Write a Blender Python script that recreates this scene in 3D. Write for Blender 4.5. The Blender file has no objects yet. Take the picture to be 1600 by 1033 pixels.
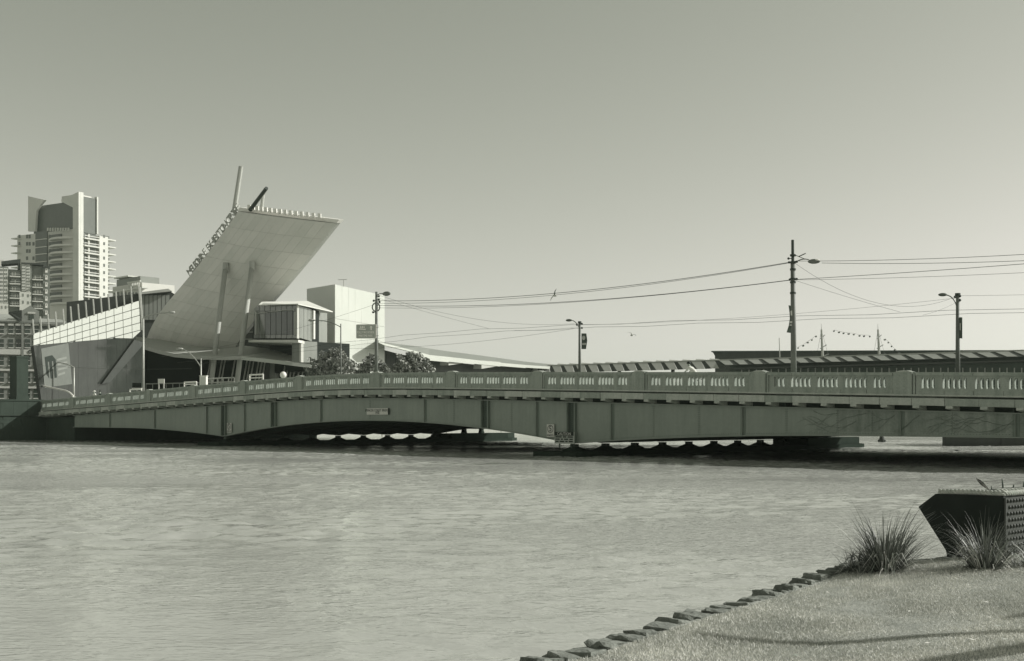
import bpy, bmesh, math, random
import numpy as np
from mathutils import Vector, Matrix, Quaternion
random.seed(7)
rng = np.random.default_rng(11)
scene = bpy.context.scene
col = scene.collection

# ------------------------------------------------------------------ camera, sky, sun, exposure
EYE = 2.4            # eye height above the water
FPX = 1820.0         # focal length in photo pixels
HOR = 655.0          # horizon row in the photo
cam = bpy.data.cameras.new("camera")
cam.sensor_width = 36.0
cam.lens = 36.0 * FPX / 1600.0
cam.shift_y = (HOR - 516.5) / 1600.0
cam.clip_start = 0.1
cam.clip_end = 6000.0
camo = bpy.data.objects.new("camera", cam)
camo.location = (0, 0, EYE)
camo.rotation_euler = (math.radians(90), 0, 0)
col.objects.link(camo)
scene.camera = camo

SUN_AZ, SUN_EL = math.radians(82), math.radians(31)
SUN = Vector((math.sin(SUN_AZ) * math.cos(SUN_EL), math.cos(SUN_AZ) * math.cos(SUN_EL), math.sin(SUN_EL)))
world = bpy.data.worlds.new("World")
scene.world = world
world.use_nodes = True
nt = world.node_tree
bg = nt.nodes["Background"]
sky = nt.nodes.new("ShaderNodeTexSky")
sky.sky_type = 'NISHITA'
sky.sun_disc = False
sky.sun_elevation = SUN_EL
sky.sun_rotation = SUN_AZ
sky.altitude = 0
sky.air_density = 1.12
sky.dust_density = 0.8
sky.ozone_density = 1.0
# the photograph is a green-grey monochrome print: the sky keeps its brightness, its hue goes
bw = nt.nodes.new("ShaderNodeRGBToBW")
nt.links.new(sky.outputs[0], bw.inputs[0])
gm = nt.nodes.new("ShaderNodeMath"); gm.operation = 'POWER'; gm.inputs[1].default_value = 1.04
nt.links.new(bw.outputs[0], gm.inputs[0])
gs = nt.nodes.new("ShaderNodeMath"); gs.operation = 'MULTIPLY'; gs.inputs[1].default_value = 1.2
nt.links.new(gm.outputs[0], gs.inputs[0])
fac = nt.nodes.new("ShaderNodeMapRange")
fac.inputs[1].default_value = 2.5; fac.inputs[2].default_value = 7.0
nt.links.new(gs.outputs[0], fac.inputs[0])
tint = nt.nodes.new("ShaderNodeMix"); tint.data_type = 'RGBA'
tint.inputs[6].default_value = (0.945, 1.0, 0.83, 1)
tint.inputs[7].default_value = (1.02, 1.0, 0.905, 1)
nt.links.new(fac.outputs[0], tint.inputs[0])
mul = nt.nodes.new("ShaderNodeVectorMath"); mul.operation = 'SCALE'
nt.links.new(tint.outputs[2], mul.inputs[0])
nt.links.new(gs.outputs[0], mul.inputs[3])
nt.links.new(mul.outputs[0], bg.inputs[0])
bg.inputs[1].default_value = 0.1

sl = bpy.data.lights.new("sun", 'SUN')
sl.energy = 4.8
sl.angle = math.radians(0.5)
sl.color = (1.0, 0.98, 0.935)
slo = bpy.data.objects.new("sun", sl)
slo.rotation_euler = SUN.to_track_quat('Z', 'Y').to_euler()
slo.location = (60, 40, 80)
col.objects.link(slo)

scene.view_settings.view_transform = 'Standard'
scene.view_settings.look = 'None'
scene.view_settings.exposure = 0.0
scene.view_settings.gamma = 1.0
scene.view_settings.use_curve_mapping = False

# ------------------------------------------------------------------ materials
NEUTRAL = {"grey_cladding", "grey_pole_paint", "wire", "mid_grey_cladding", "lawn_blade", "lawn_soil", "edging_stone", "pale_roof_sheet", "grey_glass", "brick", "dark_brick", "tower_dark_glass",
           "tower_shade_render", "galvanised_steel", "studded_steel", "smoked_glass", "printed_banner", "dark_cladding", "far_bank_paving", "quay_wall_concrete", "sedge_leaf", "tree_leaf"}
def gcol(a, neutral=False):
    """the print's palette: dark tones lean green, light tones lean cream"""
    t = min(1.0, max(0.0, a / 0.7)) ** 0.5
    lo, hi = ((0.84, 1.0, 0.85) if neutral else (0.62, 1.0, 0.74)), (1.0, 0.99, 0.92)
    return tuple(a * (l + (h - l) * t) for l, h in zip(lo, hi)) + (1.0,)

MATS = {}
def mat(name, a, rough=0.8, var=0.18, scale=0.6, spec=0.3, bump=0.0, bscale=8.0, metal=0.0, streak=0.0, island=0.0, fine=0.0):
    if name in MATS:
        return MATS[name]
    m = bpy.data.materials.new(name)
    m.use_nodes = True
    t = m.node_tree
    p = t.nodes["Principled BSDF"]
    p.inputs["Roughness"].default_value = rough
    p.inputs["Specular IOR Level"].default_value = spec
    p.inputs["Metallic"].default_value = metal
    g = t.nodes.new("ShaderNodeNewGeometry")
    n = t.nodes.new("ShaderNodeTexNoise")
    n.inputs["Scale"].default_value = scale
    n.inputs["Detail"].default_value = 6
    n.inputs["Roughness"].default_value = 0.65
    t.links.new(g.outputs["Position"], n.inputs["Vector"])
    fac = n.outputs["Fac"]
    if streak > 0:
        mp = t.nodes.new("ShaderNodeMapping"); mp.inputs["Scale"].default_value = (3.2, 3.2, 0.22)
        t.links.new(g.outputs["Position"], mp.inputs["Vector"])
        n2 = t.nodes.new("ShaderNodeTexNoise"); n2.inputs["Scale"].default_value = 1.0; n2.inputs["Detail"].default_value = 5
        t.links.new(mp.outputs[0], n2.inputs["Vector"])
        mx = t.nodes.new("ShaderNodeMix"); mx.data_type = 'FLOAT'; mx.inputs[0].default_value = streak
        t.links.new(fac, mx.inputs[2]); t.links.new(n2.outputs["Fac"], mx.inputs[3])
        fac = mx.outputs[0]
    if fine > 0:
        n4 = t.nodes.new("ShaderNodeTexNoise"); n4.inputs["Scale"].default_value = scale * 14; n4.inputs["Detail"].default_value = 3
        t.links.new(g.outputs["Position"], n4.inputs["Vector"])
        mx = t.nodes.new("ShaderNodeMix"); mx.data_type = 'FLOAT'; mx.inputs[0].default_value = fine
        t.links.new(fac, mx.inputs[2]); t.links.new(n4.outputs["Fac"], mx.inputs[3])
        fac = mx.outputs[0]
    if island > 0:
        mx = t.nodes.new("ShaderNodeMix"); mx.data_type = 'FLOAT'; mx.inputs[0].default_value = island
        t.links.new(fac, mx.inputs[2]); t.links.new(g.outputs["Random Per Island"], mx.inputs[3])
        fac = mx.outputs[0]
    mr = t.nodes.new("ShaderNodeMapRange")
    mr.inputs[1].default_value = 0.28; mr.inputs[2].default_value = 0.72
    mr.clamp = True
    t.links.new(fac, mr.inputs[0])
    mix = t.nodes.new("ShaderNodeMix"); mix.data_type = 'RGBA'
    ne = name in NEUTRAL
    mix.inputs[6].default_value = gcol(a * (1 - var), ne); mix.inputs[7].default_value = gcol(min(0.92, a * (1 + var)), ne)
    t.links.new(mr.outputs[0], mix.inputs[0])
    t.links.new(mix.outputs[2], p.inputs["Base Color"])
    if bump > 0:
        n3 = t.nodes.new("ShaderNodeTexNoise"); n3.inputs["Scale"].default_value = bscale; n3.inputs["Detail"].default_value = 5
        t.links.new(g.outputs["Position"], n3.inputs["Vector"])
        b = t.nodes.new("ShaderNodeBump"); b.inputs["Strength"].default_value = bump; b.inputs["Distance"].default_value = 0.05
        t.links.new(n3.outputs["Fac"], b.inputs["Height"])
        t.links.new(b.outputs[0], p.inputs["Normal"])
    MATS[name] = m
    return m

concrete = mat("weathered_concrete", 0.33, 0.9, 0.36, 0.9, 0.2, 0.25, 14, streak=0.6, fine=0.3)
concrete_pale = mat("pale_concrete", 0.44, 0.9, 0.28, 0.7, 0.2, 0.25, 12, streak=0.5, fine=0.3)
steel_paint = mat("grey_girder_paint", 0.30, 0.55, 0.19, 0.35, 0.3, 0.08, 3, streak=0.35, fine=0.15)
steel_mottled = mat("mottled_girder_paint", 0.27, 0.6, 0.45, 0.7, 0.3, 0.08, 3, streak=0.65, fine=0.25)  # darker, streakier tone for the right-hand web plates
steel_dark = mat("dark_stiffener_paint", 0.215, 0.6, 0.15, 0.5)
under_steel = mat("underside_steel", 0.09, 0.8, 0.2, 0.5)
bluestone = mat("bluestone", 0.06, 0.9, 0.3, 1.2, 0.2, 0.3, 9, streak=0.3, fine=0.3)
pier_m = mat("shade_darkened_pier_concrete", 0.035, 0.95, 0.35, 1.0, 0.05, 0.3, 8, streak=0.5, fine=0.3)  # shade under the bridge put into the concrete colour, with streaks
cladding_b = mat("white_cladding_aged", 0.63, 0.5, 0.07, 0.2, 0.4, streak=0.25)
cladding_c = mat("white_cladding_clean", 0.69, 0.45, 0.05, 0.2, 0.4, streak=0.15)
cladding_a = mat("white_soffit_cladding", 0.66, 0.5, 0.06, 0.2, 0.4, streak=0.2)
asphalt = mat("asphalt", 0.06, 0.95, 0.2, 1.0)
footpath_m = mat("footpath", 0.30, 0.9, 0.15, 1.0)
white_paint = mat("white_paint", 0.78, 0.5, 0.05, 1.5)
offwhite = mat("offwhite_render", 0.62, 0.85, 0.08, 0.25, fine=0.1)
cladding = mat("white_cladding", 0.52, 0.45, 0.06, 0.12, 0.4, streak=0.2)
greyclad = mat("grey_cladding", 0.42, 0.6, 0.10, 0.3, streak=0.4)
midclad = mat("mid_grey_cladding", 0.25, 0.6, 0.12, 0.3, streak=0.4)
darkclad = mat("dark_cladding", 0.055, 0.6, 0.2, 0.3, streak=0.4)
black_void = mat("dark_interior", 0.018, 0.8, 0.3, 0.2)  # near-black tone painting the shade of inside and undercroft spaces
glass_dark = mat("dark_glass", 0.055, 0.12, 0.35, 0.18, 0.5)
glass_mid = mat("grey_glass", 0.20, 0.12, 0.35, 0.25, 0.5, streak=0.4)
glass_grey = mat("smoked_glass", 0.04, 0.07, 0.45, 0.16, 0.45, 0.25, 0.5, streak=0.25)
frit = mat("fritted_pane", 0.54, 0.35, 0.06, 0.3, 0.4, island=0.25)
galv = mat("galvanised_steel", 0.45, 0.45, 0.12, 2.0, 0.5, metal=0.25)
pole_grey = mat("grey_pole_paint", 0.16, 0.55, 0.2, 1.5, 0.4)
pole_dark = mat("dark_pole_paint", 0.045, 0.55, 0.2, 2.0, 0.4)
wire_m = mat("wire", 0.09, 0.6, 0.1, 1)
brick = mat("brick", 0.28, 0.9, 0.2, 1.5, 0.2, fine=0.4)
brick_dark = mat("dark_brick", 0.20, 0.9, 0.2, 1.0, 0.2, fine=0.3)
roof_pale = mat("pale_roof_sheet", 0.33, 0.6, 0.10, 0.6)
tower_grey = mat("tower_shade_render", 0.62, 0.85, 0.08, 0.1)
tower_dark = mat("tower_dark_glass", 0.13, 0.4, 0.2, 0.12, 0.3, streak=0.3)  # tower tones lifted so distance haze sits in their colour
sign_grey = mat("grey_sign_face", 0.42, 0.6, 0.08, 3)
sign_pale = mat("pale_sign_face", 0.62, 0.7, 0.08, 3)
banner_print = mat("printed_banner", 0.16, 0.6, 0.1, 1.0)
ink = mat("dark_ink", 0.03, 0.7, 0.1, 3)
ink_pale = mat("pale_ink", 0.85, 0.7, 0.05, 3)
banner_m = mat("banner_cloth", 0.13, 0.8, 0.3, 3)
leaf_m = mat("tree_leaf", 0.30, 0.65, 0.55, 0.9, 0.3, island=0.65)
bark = mat("bark", 0.10, 0.9, 0.3, 4, 0.2, 0.5, 12)
blade_m = mat("sedge_leaf", 0.16, 0.5, 0.5, 3.0, 0.35, island=0.7)
dry_m = mat("dry_sedge_leaf", 0.55, 0.7, 0.35, 3.0, 0.25, island=0.7)
grass_m = mat("lawn_blade", 0.68, 0.8, 0.42, 0.75, 0.2, island=0.28)
soil_m = mat("lawn_soil", 0.30, 0.95, 0.35, 3.0, 0.1, 0.5, 20, fine=0.4)
stone_m = mat("edging_stone", 0.19, 0.9, 0.35, 3.0, 0.2, 0.6, 14, fine=0.4)
black_steel = mat("black_steel", 0.018, 0.6, 0.3, 3.0, 0.2)
stud_steel = mat("studded_steel", 0.06, 0.6, 0.3, 4.0, 0.3, fine=0.4)
rope_m = mat("rope", 0.50, 0.9, 0.2, 8.0, 0.1, 0.4, 60)
skin_m = mat("skin", 0.40, 0.6, 0.08, 4)
hair_m = mat("dark_hair", 0.02, 0.6, 0.2, 8)
cloth_pale = mat("pale_cloth", 0.70, 0.9, 0.08, 4)
cloth_dark = mat("dark_cloth", 0.04, 0.9, 0.2, 4)
bird_m = mat("gull_feather", 0.55, 0.9, 0.2, 4)
bird_d = mat("gull_wing_grey", 0.10, 0.9, 0.2, 4)
quay_m = mat("quay_wall_concrete", 0.42, 0.9, 0.15, 0.3, streak=0.5)
far_ground = mat("far_bank_paving", 0.30, 0.9, 0.1, 0.1)

# water: muddy river, ripples as relief; silt scatters the sun, the skin of the water mirrors the sky
wm = bpy.data.materials.new("river_water"); wm.use_nodes = True
t = wm.node_tree; t.nodes.remove(t.nodes["Principled BSDF"])
g = t.nodes.new("ShaderNodeNewGeometry")
def wnoise(scale, sx, sy, rot, detail, dist=0.0):
    mp = t.nodes.new("ShaderNodeMapping"); mp.inputs["Scale"].default_value = (sx, sy, 1); mp.inputs["Rotation"].default_value = (0, 0, rot)
    t.links.new(g.outputs["Position"], mp.inputs["Vector"])
    n = t.nodes.new("ShaderNodeTexNoise"); n.inputs["Scale"].default_value = scale; n.inputs["Detail"].default_value = detail
    n.inputs["Distortion"].default_value = dist
    t.links.new(mp.outputs[0], n.inputs["Vector"])
    return n.outputs["Fac"]
def wbump(h, strength, dist, prev=None):
    b = t.nodes.new("ShaderNodeBump"); b.inputs["Strength"].default_value = strength; b.inputs["Distance"].default_value = dist
    t.links.new(h, b.inputs["Height"])
    if prev: t.links.new(prev, b.inputs["Normal"])
    return b.outputs[0]
def wmul(a, b):
    m = t.nodes.new("ShaderNodeMath"); m.operation = 'MULTIPLY'
    t.links.new(a, m.inputs[0]); t.links.new(b, m.inputs[1]); return m.outputs[0]
def wrange(a, a0, a1, b0, b1):
    m = t.nodes.new("ShaderNodeMapRange"); m.inputs[1].default_value = a0; m.inputs[2].default_value = a1
    m.inputs[3].default_value = b0; m.inputs[4].default_value = b1
    t.links.new(a, m.inputs[0]); return m.outputs[0]
gust = wrange(wnoise(0.06, 0.45, 1.3, 0.30, 3, 0.8), 0.36, 0.64, 0.15, 1.0)
nrm = wbump(wmul(wnoise(6.0, 0.7, 1.3, -0.12, 2, 0.8), gust), 1.0, 0.040)
silt = t.nodes.new("ShaderNodeMix"); silt.data_type = 'RGBA'
silt.inputs[6].default_value = (0.405, 0.415, 0.385, 1); silt.inputs[7].default_value = (0.485, 0.495, 0.46, 1)
t.links.new(wrange(wnoise(0.05, 0.7, 1.6, 0.4, 4, 0.5), 0.35, 0.65, 0, 1), silt.inputs[0])
df = t.nodes.new("ShaderNodeBsdfDiffuse"); t.links.new(silt.outputs[2], df.inputs[0]); t.links.new(nrm, df.inputs["Normal"])
gl = t.nodes.new("ShaderNodeBsdfGlossy"); gl.inputs["Roughness"].default_value = 0.09; gl.inputs["Color"].default_value = (0.95, 0.97, 0.93, 1)
t.links.new(nrm, gl.inputs["Normal"])
fre = t.nodes.new("ShaderNodeFresnel"); fre.inputs["IOR"].default_value = 1.33; t.links.new(nrm, fre.inputs["Normal"])
mxs = t.nodes.new("ShaderNodeMixShader"); t.links.new(wrange(fre.outputs[0], 0.0, 0.8, 0.02, 0.72), mxs.inputs[0])
t.links.new(df.outputs[0], mxs.inputs[1]); t.links.new(gl.outputs[0], mxs.inputs[2])
t.links.new(mxs.outputs[0], t.nodes["Material Output"].inputs["Surface"])
water_m = wm

# ------------------------------------------------------------------ helpers
def W(px, py, Y):
    return Vector(((px - 800.0) * Y / FPX, Y, EYE + (HOR - py) * Y / FPX))

def tag(o, label=None, cat=None, group=None, kind=None):
    if label: o["label"] = label
    if cat: o["category"] = cat
    if group: o["group"] = group
    if kind: o["kind"] = kind
    return o

def root(name, loc, label, cat, group=None, rz=0.0):
    o = bpy.data.objects.new(name, None)
    o.empty_display_size = 0.5
    o.location = loc
    o.rotation_euler = (0, 0, rz)
    col.objects.link(o)
    return tag(o, label, cat, group)

def link(name, me, parent=None, loc=None, rot=None, scale=None):
    o = bpy.data.objects.new(name, me)
    if parent is not None: o.parent = parent
    if loc is not None: o.location = loc
    if rot is not None: o.rotation_euler = rot
    if scale is not None: o.scale = scale
    col.objects.link(o)
    return o

class MB:
    def __init__(s): s.v = []; s.f = []
    def add(s, pts, faces):
        b = len(s.v); s.v += [Vector(q) for q in pts]; s.f += [[b + i for i in f] for f in faces]; return s
    def hexa(s, q):   # q: 4 bottom then 4 top, same winding
        return s.add(q, [(3, 2, 1, 0), (4, 5, 6, 7), (0, 1, 5, 4), (1, 2, 6, 5), (2, 3, 7, 6), (3, 0, 4, 7)])
    def box(s, x0, x1, y0, y1, z0, z1):
        return s.hexa([(x0, y0, z0), (x1, y0, z0), (x1, y1, z0), (x0, y1, z0), (x0, y0, z1), (x1, y0, z1), (x1, y1, z1), (x0, y1, z1)])
    def prism(s, a, b):  # two matching loops
        n = len(a)
        return s.add(list(a) + list(b), [tuple(range(n))[::-1], tuple(range(n, 2 * n))] + [(i, (i + 1) % n, n + (i + 1) % n, n + i) for i in range(n)])
    def tube(s, path, rad, n=8, caps=True):
        path = [Vector(q) for q in path]
        if not hasattr(rad, '__len__'): rad = [rad] * len(path)
        rings = []; prev = None
        for i, q in enumerate(path):
            d = (path[min(i + 1, len(path) - 1)] - path[max(i - 1, 0)]).normalized()
            if prev is None:
                up = Vector((0, 0, 1)) if abs(d.z) < 0.9 else Vector((1, 0, 0))
                a = d.cross(up).normalized()
            else:
                a = (prev - d * prev.dot(d)).normalized()
            prev = a; b = d.cross(a)
            rings.append([q + (a * math.cos(2 * math.pi * k / n) + b * math.sin(2 * math.pi * k / n)) * rad[i] for k in range(n)])
        pts = [x for r in rings for x in r]; fs = []
        for i in range(len(path) - 1):
            for k in range(n):
                fs.append((i * n + k, i * n + (k + 1) % n, (i + 1) * n + (k + 1) % n, (i + 1) * n + k))
        if caps:
            fs.append(tuple(range(n))[::-1]); fs.append(tuple((len(path) - 1) * n + k for k in range(n)))
        return s.add(pts, fs)
    def ball(s, c, rx, ry, rz, nu=10, nv=6, z0=-1.0, M=None):
        c = Vector(c); pts = []; fs = []
        for j in range(nv + 1):
            ph = math.asin(z0) + (math.pi / 2 - math.asin(z0)) * j / nv
            for i in range(nu):
                th = 2 * math.pi * i / nu
                q = Vector((rx * math.cos(ph) * math.cos(th), ry * math.cos(ph) * math.sin(th), rz * math.sin(ph)))
                if M is not None: q = M @ q
                pts.append(c + q)
        for j in range(nv):
            for i in range(nu):
                fs.append((j * nu + i, j * nu + (i + 1) % nu, (j + 1) * nu + (i + 1) % nu, (j + 1) * nu + i))
        fs.append(tuple(range(nu))[::-1])
        return s.add(pts, fs)
    def fbox(s, F, d0, d1, o0, o1, z0, z1):
        return s.hexa([F.T(d0, o0, z0), F.T(d1, o0, z0), F.T(d1, o1, z0), F.T(d0, o1, z0), F.T(d0, o0, z1), F.T(d1, o0, z1), F.T(d1, o1, z1), F.T(d0, o1, z1)])
    def mesh(s, name, m, off=None, smooth=False, recalc=True):
        me = bpy.data.meshes.new(name)
        off = Vector((0, 0, 0)) if off is None else Vector(off)
        me.from_pydata([tuple(q - off) for q in s.v], [], s.f)
        if m is not None: me.materials.append(m)
        if recalc:
            bm = bmesh.new(); bm.from_mesh(me)
            bmesh.ops.recalc_face_normals(bm, faces=bm.faces)
            bm.to_mesh(me); bm.free()
        if smooth:
            me.polygons.foreach_set("use_smooth", [True] * len(me.polygons))
        me.update()
        return me
    def build(s, name, m, parent=None, smooth=False, recalc=True):
        """points are in the space of the top root's location (no rotation)"""
        off = Vector((0, 0, 0)); r = parent
        while r is not None:
            off = off + Vector(r.location); r = r.parent
        return link(name, s.mesh(name, m, off, smooth, recalc), parent)
    def local(s, name, m, parent=None, smooth=False, recalc=True):
        """points are already in the parent's own space"""
        return link(name, s.mesh(name, m, None, smooth, recalc), parent)

class Fac:
    """a facade: origin, direction along it, outward normal towards the viewer; reads photo pixels"""
    def __init__(s, px0, Y0, px1=None, Y1=None, deg=None):
        s.C = Vector(((px0 - 800) * Y0 / FPX, Y0))
        if deg is None:
            E = Vector(((px1 - 800) * Y1 / FPX, Y1)); s.D = (E - s.C).normalized()
        else:
            s.D = Vector((math.cos(math.radians(deg)), math.sin(math.radians(deg))))
        n = Vector((s.D.y, -s.D.x))
        if n.dot(-s.C) < 0: n = -n
        s.N = n
    def d(s, px):
        k = (px - 800) / FPX
        return (k * s.C.y - s.C.x) / (s.D.x - k * s.D.y)
    def Y(s, px): return s.C.y + s.d(px) * s.D.y
    def z(s, py, px): return EYE + (HOR - py) * s.Y(px) / FPX
    def T(s, d, o, z):
        q = s.C + s.D * d + s.N * o
        return Vector((q.x, q.y, z))
    def P(s, px, py, o=0.0):
        return s.T(s.d(px), o, s.z(py, px))
    def quad(s, mb, pts, o0, o1):   # pts: pixel polygon, extruded from o0 to o1
        a = [s.P(x, y, 0) for x, y in pts]
        N = Vector((s.N.x, s.N.y, 0))
        mb.prism([q + N * o0 for q in a], [q + N * o1 for q in a]); return mb
    def rect(s, mb, x0, x1, y0, y1, o0, o1):
        d0, d1 = s.d(x0), s.d(x1); xm = (x0 + x1) / 2
        return mb.fbox(s, d0, d1, o0, o1, s.z(y1, xm), s.z(y0, xm))

_txt = {}
def text_mesh(s, size, depth, m):
    k = (s, size, depth, m.name)
    if k in _txt: return _txt[k]
    c = bpy.data.curves.new("lettering", 'FONT'); c.body = s; c.size = size; c.extrude = depth
    c.align_x = 'CENTER'; c.align_y = 'CENTER'; c.resolution_u = 3
    o = bpy.data.objects.new("lettering", c); col.objects.link(o)
    bpy.context.view_layer.update()
    me = bpy.data.meshes.new_from_object(o.evaluated_get(bpy.context.evaluated_depsgraph_get()))
    bpy.data.objects.remove(o); bpy.data.curves.remove(c)
    me.name = "lettering"; me.materials.clear(); me.materials.append(m)
    _txt[k] = me
    return me

def letter(s, size, depth, m, parent, origin, xdir, ydir, name="lettering"):
    me = text_mesh(s, size, depth, m)
    x = Vector(xdir).normalized(); y = Vector(ydir); y = (y - x * y.dot(x)).normalized(); z = x.cross(y)
    M = Matrix(((x.x, y.x, z.x, origin[0]), (x.y, y.y, z.y, origin[1]), (x.z, y.z, z.z, origin[2]), (0, 0, 0, 1)))
    o = bpy.data.objects.new(name, me); o.parent = parent
    o.matrix_local = M
    col.objects.link(o)
    return o
# ------------------------------------------------------------------ the setting
def sheet(name, pts, z, m):
    me = bpy.data.meshes.new(name)
    me.from_pydata([(x, y, z) for x, y in pts], [], [tuple(range(len(pts)))])
    me.materials.append(m)
    o = link(name, me); o["kind"] = "structure"
    return o

def river_mesh(x0, x1, y0, y1, d, far):
    """one water sheet: flat to the horizon, with a real wind-ruffled surface where the place is"""
    nx, ny = int((x1 - x0) / d) + 1, int((y1 - y0) / d) + 1
    R = np.random.default_rng(5); N_ = 1024
    kx = np.fft.fftfreq(N_, d)[None, :] * 2 * np.pi; ky = np.fft.fftfreq(N_, d)[:, None] * 2 * np.pi
    def field(lam, spread, ang):
        k = np.hypot(kx, ky); k[0, 0] = 1e-6; k0 = 2 * np.pi / lam
        c = np.abs(kx * math.cos(ang) + ky * math.sin(ang)) / k
        amp = np.exp(-((np.log(k / k0)) ** 2) / (2 * spread ** 2)) * (0.35 + c)
        h = np.fft.ifft2(amp * np.exp(2j * np.pi * R.random((N_, N_)))).real
        return h / h.std()
    g1 = field(22, .5, 1.2); gust = np.clip(.62 + .38 * g1, .12, 1.5)
    h = (field(.75, .30, 1.35) * .0120 * gust + field(1.4, .34, 1.1) * .0125 * gust + field(3.6, .4, .9) * .010 * gust + field(.48, .22, 1.75) * .0065 * gust)[:ny, :nx]
    xs = x0 + d * np.arange(nx); ys = y0 + d * np.arange(ny)
    tx = np.clip(np.minimum(xs - x0, xs[-1] - xs) / 6, 0, 1); ty = np.clip(np.minimum((ys - y0) / 1.0, (ys[-1] - ys) / 6), 0, 1)
    h = h * tx[None, :] * ty[:, None]
    X, Y = np.meshgrid(xs, ys)
    co = np.stack([X, Y, h], -1).reshape(-1, 3)
    i = (np.arange(ny - 1)[:, None] * nx + np.arange(nx - 1)[None, :]).ravel()
    q = np.stack([i, i + 1, i + nx + 1, i + nx], 1)
    fx0, fx1, fy0, fy1 = far; n0 = len(co); xe, ye = xs[-1], ys[-1]
    ring = np.array([(fx0, fy0, 0), (fx1, fy0, 0), (fx1, fy1, 0), (fx0, fy1, 0)], float)
    co = np.vstack([co, ring]); a_, b_, c_, d_ = 0, nx - 1, ny * nx - 1, (ny - 1) * nx
    q = np.vstack([q, [(n0, n0 + 1, b_, a_), (n0 + 1, n0 + 2, c_, b_), (n0 + 2, n0 + 3, d_, c_), (n0 + 3, n0, a_, d_)]]).astype(np.int32)
    me = bpy.data.meshes.new("river"); me.vertices.add(len(co)); me.vertices.foreach_set("co", co.ravel())
    me.loops.add(q.size); me.loops.foreach_set("vertex_index", q.ravel())
    me.polygons.add(len(q)); me.polygons.foreach_set("loop_start", np.arange(0, q.size, 4, dtype=np.int32)); me.polygons.foreach_set("loop_total", np.full(len(q), 4, dtype=np.int32))
    me.polygons.foreach_set("use_smooth", np.ones(len(q), dtype=bool))
    me.update(); me.materials.append(water_m)
    o = link("river", me); o["kind"] = "structure"; return o
river_mesh(-64, 52, 6.5, 134, .17, (-2500, 2500, -400, 2600))
sheet("riverbed", [(-2500, -400), (2500, -400), (2500, 2600), (-2500, 2600)], -4.0, soil_m)

# far bank: paved ground behind a concrete quay wall
bank = [(-62, 131), (-50, 136), (-36, 150), (-10, 172), (30, 205), (70, 214), (120, 205), (200, 196), (420, 190)]
g = MB()
pts = bank + [(2400, 190), (2400, 2500), (-2400, 2500), (-2400, 60), (-75, 122)]
g.prism([(x, y, -2) for x, y in pts], [(x, y, 2.9) for x, y in pts])
fo = g.build("far_bank_ground", far_ground); fo["kind"] = "structure"
qw = root("quay_wall", (bank[0][0], bank[0][1], 0), "pale concrete quay wall along the far bank, seen under the bridge", "quay wall")
for (x0, y0), (x1, y1) in zip(bank[1:-1], bank[2:]):
    n = max(1, int(math.hypot(x1 - x0, y1 - y0) / 9)); tx, ty = x1 - x0, y1 - y0; L = math.hypot(tx, ty); nx, ny = ty / L, -tx / L
    for k in range(n):
        a, b = (k + 0.006) / n, (k + 0.994) / n
        A = (x0 + tx * a, y0 + ty * a); B = (x0 + tx * b, y0 + ty * b)
        lo = [(A[0], A[1], -1.5), (B[0], B[1], -1.5), (B[0] + nx * .5, B[1] + ny * .5, -1.5), (A[0] + nx * .5, A[1] + ny * .5, -1.5)]
        MB().hexa(lo + [(q[0], q[1], 3.05) for q in lo]).build("wall_panel", quay_m, qw)

# ------------------------------------------------------------------ the bridge
O = Vector((-10.04, 89.4, 0.0)); L = 8.6
EU = Vector((0.70711, -0.70711, 0)); EV = Vector((0.70711, 0.70711, 0))
def BW(u, v, z): return O + EU * u + EV * v + Vector((0, 0, z))
def s_of(px): return (595.7 - px) / (px * -0.068 - 69.4)
def u_of(px): return s_of(px) * L
def pix2b(px, py, v):
    k = (px - 800) / FPX
    Y = (79.36 + 1.41421 * v) / (1 + k); X = k * Y
    return (0.70711 * ((X - O.x) - (Y - O.y)), EYE + (HOR - py) * Y / FPX)
def capz(u):
    d = (u + 5.2) * 0.030
    return 5.99 - (math.sqrt(d * d + 0.0625) - 0.25)
UA, UB = -23.2, 19.35                 # piers
U0, U1 = -54.6, 50.7                  # girder ends
def zbot(u):
    if UA <= u <= UB:
        return 0.8 + 1.48 * (1 - ((u + 1.95) / 21.3) ** 2)
    d = (UA - u) if u < UA else (u - UB)
    tt = min(1.0, d / 20.0)
    return 0.8 + 0.70 * (1 - (1 - tt) ** 2)
BWID = 33.0

bridge = root("bridge", O, "long low road bridge with concrete balustrade and grey steel haunched girders", "bridge", rz=-math.pi / 4)
def bl(mb, name, m, parent=bridge, smooth=False): return mb.local(name, m, parent, smooth)

def strip(mb, us, v0, v1, zlo, zhi):
    """long bar following the camber; zlo/zhi are functions of u"""
    n = len(us); pts = []; fs = []
    for u in us:
        pts += [(u, v0, zlo(u)), (u, v1, zlo(u)), (u, v1, zhi(u)), (u, v0, zhi(u))]
    for i in range(n - 1):
        a, b = i * 4, i * 4 + 4
        for k in range(4):
            fs.append((a + k, a + (k + 1) % 4, b + (k + 1) % 4, b + k))
    fs += [(3, 2, 1, 0), tuple((n - 1) * 4 + k for k in range(4))]
    return mb.add(pts, fs)
def ur(a, b, step=2.0):
    n = max(1, int(abs(b - a) / step)); return [a + (b - a) * i / n for i in range(n + 1)]

UL, UR = -7.2 * L, 6.6 * L
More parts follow.
